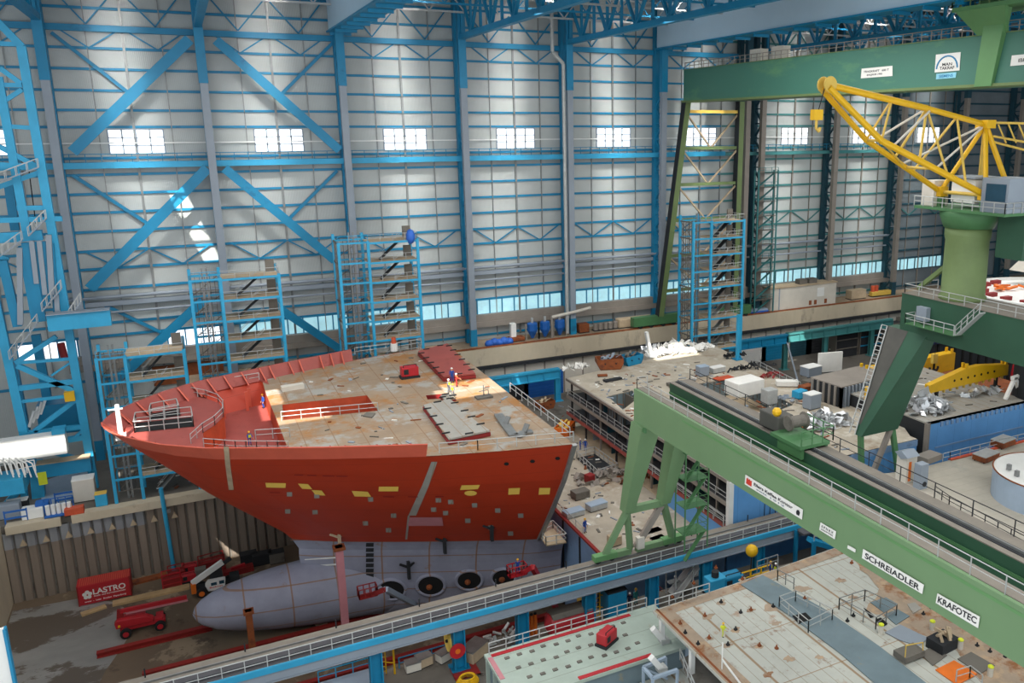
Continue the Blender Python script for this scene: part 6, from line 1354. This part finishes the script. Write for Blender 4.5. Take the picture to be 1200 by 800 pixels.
# dark store racks in the shadow at right
for i in range(5):
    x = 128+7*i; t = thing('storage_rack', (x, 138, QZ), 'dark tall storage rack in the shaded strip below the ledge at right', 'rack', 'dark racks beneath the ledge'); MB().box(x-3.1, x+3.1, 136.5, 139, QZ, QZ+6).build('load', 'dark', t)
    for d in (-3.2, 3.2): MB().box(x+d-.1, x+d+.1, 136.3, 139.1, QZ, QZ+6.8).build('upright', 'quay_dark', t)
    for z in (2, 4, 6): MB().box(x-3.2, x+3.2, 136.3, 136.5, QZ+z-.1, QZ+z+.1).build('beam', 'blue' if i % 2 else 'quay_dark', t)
# things on the white deck
for nm, px, dims, m, lab in (('steel_cradle', (1088, 540), (3, 1.8, .9), 'column_tan', 'grey brown steel frame at the far left corner of the white deck'), ('wood_crate', (1155, 538), (3.2, 1.8, .8), 'rust', 'flat brown crate in front of the round tank'), ('brown_crate', (1175, 522), (3, 1.8, .9), 'rust', 'brown crate with pale lid behind the flat brown one')):
    box_thing(nm, px, ZW, dims, m, lab, 'crate', .15, lid='galv' if m == 'rust' else None)
P = at(1078, 571, Z=ZW); t = thing('grey_cabinet', P, 'tall grey cabinet lying against the far girder walkway', 'cabinet'); MB().box(P.x-.6, P.x+.6, P.y-.5, P.y+.5, ZW, ZW+3).build('body', 'column_grey', t); MB().lathe((P.x+.1, P.y-.52, ZW+.6), [(.3, -.05), (.3, .05)], 14, 'Y').build('fan', 'dark', t)
P = at(1061, 562, Z=ZW); t = thing('white_cabin', P, 'narrow white control cabin at the far girder beside the grey cabinet', 'cabin'); MB().box(P.x-.8, P.x+.8, P.y-.8, P.y+.8, ZW, ZW+3.2).build('body', 'offwhite', t); MB().prism([(P.x-1, P.y-1, ZW+3.2), (P.x+1, P.y-1, ZW+3.2), (P.x+1, P.y, ZW+3.8), (P.x-1, P.y, ZW+3.8)], (0, 1, -.4)).build('roof', 'column_grey', t); MB().box(P.x-.5, P.x-.1, P.y-.84, P.y-.8, ZW+.2, ZW+2.6).build('door', 'orange', t)
# low block: boxes, tools, ladders
gbox('steel_box', (672, 604), ZK, (2.6, 1.4, .7), 'galv', 'pale steel box left of the longer one on the low block', 'box', .1, 'tank_blue'); gbox('steel_box', (699, 596), ZK, (2.6, 1.4, .8), 'galv', 'longer pale steel box in the middle of the low block', 'box', .15, 'tank_blue')
gbox('steel_cage', (680, 583), ZK, (2.2, 1.5, 1.1), 'quay_dark', 'dark cage of rods on the low block', 'cage', .1); gbox('rust_drum', (691, 565), ZK, (1.1, 1.1, 1.2), 'dark_red', 'dark red drum at the left of the scrap on the low block', 'drum', .3)
gbox('fan_unit', (720, 638), ZK, (1.4, 1.2, 1.2), 'board', 'tan fan unit beside the foot of the nearer green strut', 'fan', .1); gbox('flat_tray', (765, 622), ZK, (2.2, .9, .12), 'column_grey', 'flat grey frame lying on the low block between the green struts', 'frame', .1, None); gbox('flat_tray', (770, 630), ZK, (1.8, .7, .12), 'tank_blue', 'second flat frame nearer the runway on the low block', 'frame', .1, None)
t = thing('deck_hatch_frame', at(690, 540, Z=ZK), 'open rectangular hatch with guard rails near two workers on the low block', 'hatch'); q = [at(*p, Z=ZK) for p in ((676, 537), (697, 532), (724, 552), (700, 560))]; MB().prism(q, (0, 0, .06)).build('opening', 'dark', t); rail_mb(q+[q[0]], 1.2, 1.4, .06).build('guard_rail', 'galv', t)
# ---------------------------------------------------------------- ledge goods
def hopper(px, lab):
    P = at(px[0], px[1], Z=ZL+.1); t = thing('hopper', (0, 0, 0), lab, 'hopper', 'blue hoppers on the concrete ledge')
    MB().lathe((0, 0, 0), [(.25, .3), (.35, .5), (1.0, 1.8), (1.0, 3.1), (.8, 3.3)], 8).build('vessel', 'blue_bright', t); MB().tube((0, 0, 3.3), (0, 0, 4.2), .25, 8).build('neck', 'galv', t)
    for a in (-1, 1): MB().box(a*1.3-.12, a*1.3+.12, -.1, .1, 0, 3.2).build('support', 'column_tan', t)
    return place(t, P)
hopper((623, 397), 'left of three blue hoppers on the concrete ledge'); hopper((637.5, 395), 'middle of three blue hoppers on the concrete ledge'); hopper((653, 392), 'blue hopper nearest the grey column foot on the concrete ledge')
for o in [q for q in bpy.data.objects if q.name.startswith('hopper')]: o.location.y = 144.0
t = thing('duct_pipe', at(640, 376, Y=145.5), 'pale elbowed duct pipe running above the blue hoppers', 'pipe'); MB().path([(60.2, 143.6, 25.6), (65.4, 143.6, 26.2), (68.5, 143.8, 26.6)], .3, 8).build('pipe', 'offwhite', t); MB().path([(60.2, 143.6, 25.6), (60.2, 143.6, ZL+.05)], .25, 8).build('leg_pipe', 'column_tan', t)
P = at(578, 398, Z=ZL+.1); t = thing('tarp_heap', P, 'blue tarpaulin heap on the ledge next to the blue column foot', 'tarpaulin'); mb = MB(); random.seed(6)
for k in range(5): mb.ball((P.x-2+k*.95, 143.6, ZL+.35), .9, 10, .9+.3*(k % 2), 1.0, .9)
mb.v = [(x, y, max(z, ZL+.05)) for x, y, z in mb.v]; mb.build('tarp', 'tarp_blue', t, smooth=True)
for nm, px, dims, m, lab, cat in (('white_tank', (592, 393), (1.1, 1.1, 3.4), 'white', 'narrow white tank behind the blue tarpaulin heap', 'tank'), ('brown_reel', (605, 399), (2.8, 2, .8), 'rust', 'low brown reel between the tarpaulin heap and the hoppers', 'reel'), ('machine_parts', (683, 389), (2.2, 1.6, 1.8), 'rust', 'rusty machine part right of the grey column foot', 'machine'), ('steel_rolls', (708, 385), (5.5, 1.6, 1.4), 'column_tan', 'row of grey steel rolls on the ledge', 'rolls'), ('timber_pile', (738, 379), (8, 2, 1.8), 'board', 'sheeted timber pile on the ledge left of the green bogie', 'timber'), ('beige_box', (988, 346), (4.6, 2, 2.2), 'board', 'beige box on the ledge right of the white cabin block', 'box'), ('red_cylinders', (1010, 343), (3.2, 1.6, 2.6), 'orange_red', 'orange red cylinders on the ledge near the tan columns', 'cylinders'), ('yellow_beam_pile', (1022, 344), (6, 1.2, 1.2), 'pale_yellow', 'pale yellow beams lying right of the orange red cylinders', 'beams')):
    P = at(px[0], px[1], Z=ZL+.1); t = thing(nm, (0, 0, 0), lab, cat); w, d, h = dims
    if nm in ('steel_rolls', 'red_cylinders'):
        n = int(w/1.1)
        for k in range(n): MB().lathe((-w/2+.6+k*1.1, 0, 0), [(.5, 0), (.5, h*.9), (.4, h)], 12).build('roll', m, t)
    else: MB().box(-w/2, w/2, -d/2, d/2, .1, h).build('body', m, t, bevel=.15)
    MB().box(-w/2, w/2, -d/2, d/2, 0, .1).build('base', 'dark', t); place(t, P); t.location.y = min(max(P.y, 143.3), 145)
A = at(893, 362, Z=ZL+.1); B = at(966, 352, Z=ZL+.1)
t = thing('site_cabin', (A.x, 144.4, ZL), 'white flat-roofed cabin on the concrete ledge between tan columns', 'cabin'); x0, x1 = A.x, B.x; 
MB().box(x0, x1, 142.9, 146, ZL+.1, ZL+5).build('wall', 'offwhite', t); MB().box(x0-.2, x1+.2, 142.7, 146.2, ZL+5, ZL+5.25).build('roof', 'board', t); MB().box(x0+2.2, x0+2.5, 142.85, 142.9, ZL+.1, ZL+5).build('corner_strip', 'column_grey', t)
for f in (.58, .66, .82): MB().box(x0+(x1-x0)*f, x0+(x1-x0)*f+.7, 142.82, 142.9, ZL+.5, ZL+1.5).build('vent', 'rust', t)
for f in (.45, .6): MB().box(x0+(x1-x0)*f, x0+(x1-x0)*f+2.2, 143.5, 145, ZL+5.25, ZL+6.3).build('roof_unit', 'quay_dark', t)
MB().box(x0+(x1-x0)*.7, x0+(x1-x0)*.7+2, 142.86, 142.9, ZL+2.2, ZL+4.2).build('window', 'white', t)
t = thing('tarp_sheet', at(888, 361, Z=ZL), 'flat blue-edged grey tarpaulin left of the white cabin on the ledge', 'tarpaulin'); MB().box(x0-5, x0-.6, 142.95, 144.1, ZL+.06, ZL+.9).build('sheet', 'tank_blue', t); MB().box(x0-5.1, x0-.5, 142.85, 142.95, ZL+.06, ZL+.5).build('edge', 'tarp_blue', t)
# green scaffold beside the crane at wall
t = thing('green_scaffold', (107, 142.6, ZL), 'dark green scaffold stair against the tan columns right of the overhead crane leg', 'scaffold'); xa = at(884, 300, Y=143).x
for x in (xa, xa+5): 
    for y in (142.4, 143.8): MB().box(x-.12, x+.12, y-.12, y+.12, ZL, 52).build('post', 'teal', t)
for k in range(10):
    z = ZL+3*(k+1); MB().box(xa, xa+5, 142.4, 143.8, z-.06, z).build('landing', 'quay_dark', t); MB().bar((xa+.3, 143, z-2.9), (xa+4.6, 143, z), .6, .1).build('flight', 'teal', t); rail_mb([V((xa, 142.4, z)), V((xa+5, 142.4, z))], 1.1, 1.6, .05).build('railing', 'teal', t)
# ================================================================ PEOPLE
BODY = {}
def body_mesh(pose, suit):
    """one continuous skinned figure, feet at the origin, facing -Y"""
    lean = .0; A = {'stand': ((.2, .05, -.52), (.22, -.12, -.82)), 'work': ((.2, -.2, -.45), (.12, -.5, -.55)), 'point': ((.22, -.1, -.45), (.25, -.4, -.5)), 'walk': ((.2, -.15, -.5), (.2, -.3, -.75))}[pose]
    pts = [V((0, 0, .95)), V((0, -.01, 1.12)), V((0, -.0, 1.35)), V((0, .0, 1.49)), V((0, -.01, 1.58)), V((0, -.02, 1.68)), V((0, -.015, 1.77))]
    rad = [(.17, .13), (.16, .12), (.19, .13), (.075, .075), (.075, .085), (.085, .105), (.06, .075)]; ed = [(i, i+1) for i in range(6)]
    def add(p, r, par): pts.append(V(p)); rad.append(r if isinstance(r, tuple) else (r, r)); ed.append((par, len(pts)-1)); return len(pts)-1
    nose = add((0, -.125, 1.655), .016, 5)
    for s in (-1, 1): add((s*.1, -.005, 1.66), (.018, .03), 5)
    for s in (-1, 1):
        st = .16*s if pose == 'walk' else 0; leanf = -.12 if pose == 'work' else 0
        h = add((s*.1, 0, .88), .095, 0); kn = add((s*.12, -.04+st*.6, .5), .065, h); an = add((s*.13, .02+st, .09), .05, kn); to = add((s*.15, -.17+st, .045), (.05, .04), an)
        sh = add((s*.22, 0, 1.42), .07, 2); e = add((s*(.22+A[0][0]*.3), A[0][1], 1.42+A[0][2]*.6), .05, sh); w = add((s*(.2+A[1][0]*.35), A[1][1], 1.42+A[1][2]*.75), .036, e)
        d = (pts[w]-pts[e]).normalized(); hd = add(pts[w]+d*.07, (.042, .022), w); sd = V((1, 0, 0))*s
        f = d.cross(V((s, 0, 0))).normalized()
        for k in range(4):
            b = pts[hd]+d*.035+f*(.027-.018*k); a1 = add(b, .0095, hd); a2 = add(b+d*(.035 if k in (1, 2) else .028)-sd*.008, .009, a1); add(pts[a2]+d*.022-sd*.016, .008, a2)
        th = add(pts[w]+d*.035+f*.045-sd*.01, .011, hd); add(pts[th]+d*.035+f*.01-sd*.012, .009, th)
    me = bpy.data.meshes.new('figure'); me.from_pydata(pts, ed, []); ob = bpy.data.objects.new('figure', me); COL.objects.link(ob)
    m = ob.modifiers.new('skin', 'SKIN'); m.use_smooth_shade = True; ob.modifiers.new('sub', 'SUBSURF').levels = 1
    if not me.skin_vertices:
        bm = bmesh.new(); bm.from_mesh(me); bm.verts.layers.skin.verify(); bm.to_mesh(me); bm.free()
    sv = me.skin_vertices[0].data
    for i, r in enumerate(rad): sv[i].radius = r; sv[i].use_root = (i == 0)
    dg = bpy.context.evaluated_depsgraph_get(); dg.update(); out = bpy.data.meshes.new_from_object(ob.evaluated_get(dg)); bpy.data.objects.remove(ob)
    out.materials.clear()
    for k in (suit, 'skin', 'dark'): out.materials.append(M[k])
    for p in out.polygons:
        c = p.center; hand = any((c-q).length < .13 for q in [pts[i] for i in range(len(pts)) if rad[i][0] < .012]); p.use_smooth = True
        p.material_index = 1 if c.z > 1.5 or (hand and c.z < 1.4) else 2 if c.z < .12 else 0
    return out
def person(px, z, suit, helmet, lab, pose='stand', rz=0, sc=1.0, Y=None):
    P = at(px[0], px[1], Y=Y) if Y else at(px[0], px[1], Z=z)
    if (pose, suit) not in BODY: BODY[(pose, suit)] = body_mesh(pose, suit)
    t = thing('person', (0, 0, 0), lab, 'person'); o = bpy.data.objects.new('body', BODY[(pose, suit)]); COL.objects.link(o); o.parent = t
    MB().lathe((0, -.015, 1.735), [(.155, -.02), (.15, 0), (.125, .01), (.115, .06), (.07, .11), (.02, .125)], 14).build('helmet', helmet, t, smooth=True)
    if pose in ('work', 'point'): MB().box(-.16, .16, -.165, -.14, 1.05, 1.4).build('vest_panel', 'hivis', t)
    return place(t, V((P.x, P.y, z)), rz, sc)
person((685.5, 624), ZK, 'overall_blue', 'helmet_yellow', 'person in blue overalls and yellow helmet standing alone on the low block', 'stand', .4, 1.05)
person((680, 527), ZK, 'overall_blue', 'helmet_white', 'left of two people in blue overalls by the hatch on the low block', 'work', .9, 1.0)
person((686, 528), ZK, 'overall_blue', 'helmet_white', 'right of two people in blue overalls by the hatch on the low block', 'stand', -.6, 1.05)
person((530, 448), ZD, 'overall_blue', 'helmet_white', 'person in blue overalls beside the red hatch panel on the ship deck', 'stand', 2.6, 1.1)
person((535, 453), ZD, 'overall_red', 'helmet_white', 'person in red overalls right of the blue one near the red hatch panel', 'work', 1.5, 1.0)
person((526, 460), ZD, 'overall_grey', 'helmet_white', 'person in grey clothes working at the sunlit slot in the ship deck', 'work', .5, 1.0)
person((531, 466), ZD, 'overall_grey', 'helmet_yellow', 'person in grey clothes with yellow helmet behind the stepped panel', 'work', -.7, 1.0)
person((309, 478), 25.4, 'overall_blue', 'helmet_yellow', 'person in blue with yellow helmet at the back of the mooring well', 'stand', -1.2, 1.05)
person((293, 522), 25.6, 'overall_blue', 'helmet_yellow', 'person in bright blue bending beside the orange box in the mooring well', 'work', .4, .95)
person((983.5, 424), QZ, 'overall_navy', 'helmet_white', 'person in navy overalls and white helmet on the open floor before the offices', 'walk', .3, 1.05)
person((972, 418), QZ, 'overall_navy', 'helmet_white', 'person in dark clothes beside a teal craneway column', 'stand', 1, 1.0)
person((1003, 409), QZ, 'overall_navy', 'helmet_white', 'person in dark clothes at the pale door far right of the offices', 'stand', -.4, 1.0)
person((607, 672), bk1.z, 'overall_blue', 'helmet_yellow', 'person in blue with yellow helmet in the red lift basket', 'work', 2.8, 1.0, Y=80)
person((745, 708), QZ, 'overall_green', 'helmet_yellow', 'person in green overalls on the pier right of the blue locker', 'stand', .2, 1.05)
person((738, 712), QZ, 'overall_navy', 'helmet_white', 'person in navy with white helmet on the pier beside the one in green', 'stand', -.5, 1.0)
person((770, 700), QZ, 'overall_red', 'helmet_yellow', 'person in rusty red overalls near a runway column on the pier', 'work', .9, 1.0)
person((791, 692), QZ, 'overall_blue', 'helmet_white', 'person in blue at the foot of the grey scaffold stair', 'walk', 1.2, 1.0)
person((903, 660), 13.2, 'overall_blue', 'helmet_yellow', 'person in blue right of the yellow barrier', 'work', .6, 1.0, Y=65.5)
person((909, 664), 13.2, 'overall_navy', 'helmet_white', 'person in navy crouched right of the one in blue by the yellow barrier', 'work', -.9, .9, Y=65.2)
person((847, 746), ZRD, 'hivis', 'helmet_yellow', 'person in a bright yellow vest crouching in the middle of the rusty deck', 'work', .7, .75)
# ================================================================ LIGHT
wd = bpy.data.worlds.new('world'); SC.world = wd; wd.use_nodes = True
bg = wd.node_tree.nodes['Background']; bg.inputs[0].default_value = (.9, .96, 1, 1); bg.inputs[1].default_value = 1.0
def lamp(kind, name, loc, energy, col=(1, 1, 1), target=None, **k):
    d = bpy.data.lights.new(name, kind); d.energy = energy; d.color = col
    for a, b in k.items(): setattr(d, a, b)
    o = bpy.data.objects.new(name, d); COL.objects.link(o); o.location = loc
    if target is not None: o.rotation_euler = (V(target)-V(loc)).to_track_quat('-Z', 'Y').to_euler()
    return o
lamp('SUN', 'sun', (0, 0, 120), 8.5, (1, .95, .86), target=V((0, 0, 120))-SUN, angle=.006)
for i, (x, y) in enumerate(((-10, 20), (50, 20), (110, 20), (0, 90), (60, 90), (120, 90))):
    lamp('AREA', 'skylight', (x, y, 74), 15000, (1, .98, .95), target=(x, y+6, 0), shape='RECTANGLE', size=40, size_y=40)
for k, cx in enumerate(COLX[2:-2]):
    if cx == 105: continue
    for (fx, z, e, w) in ((9.0, 66, 95000, .1), (5.0 if k % 2 else 11.5, 42, 70000, .13)):
        o = lamp('SPOT', 'wall_streak_spot', (cx+9, 118, 84.5), e, (1, .98, .93), target=((cx+fx)*KW, YW, z), spot_size=math.radians(72), spot_blend=1, shadow_soft_size=3.5); o.scale = (w, 1, 1)  # unseen spots added per bay to draw bright streaks down the wall
SC.view_settings.view_transform = 'Standard'; SC.view_settings.look = 'None'; SC.view_settings.exposure = .42; SC.view_settings.gamma = 1
SC.view_settings.use_curve_mapping = False
SC.cycles.max_bounces = 5; SC.cycles.diffuse_bounces = 3; SC.cycles.glossy_bounces = 2; SC.cycles.use_denoising = True
SC.cycles.sample_clamp_indirect = 4
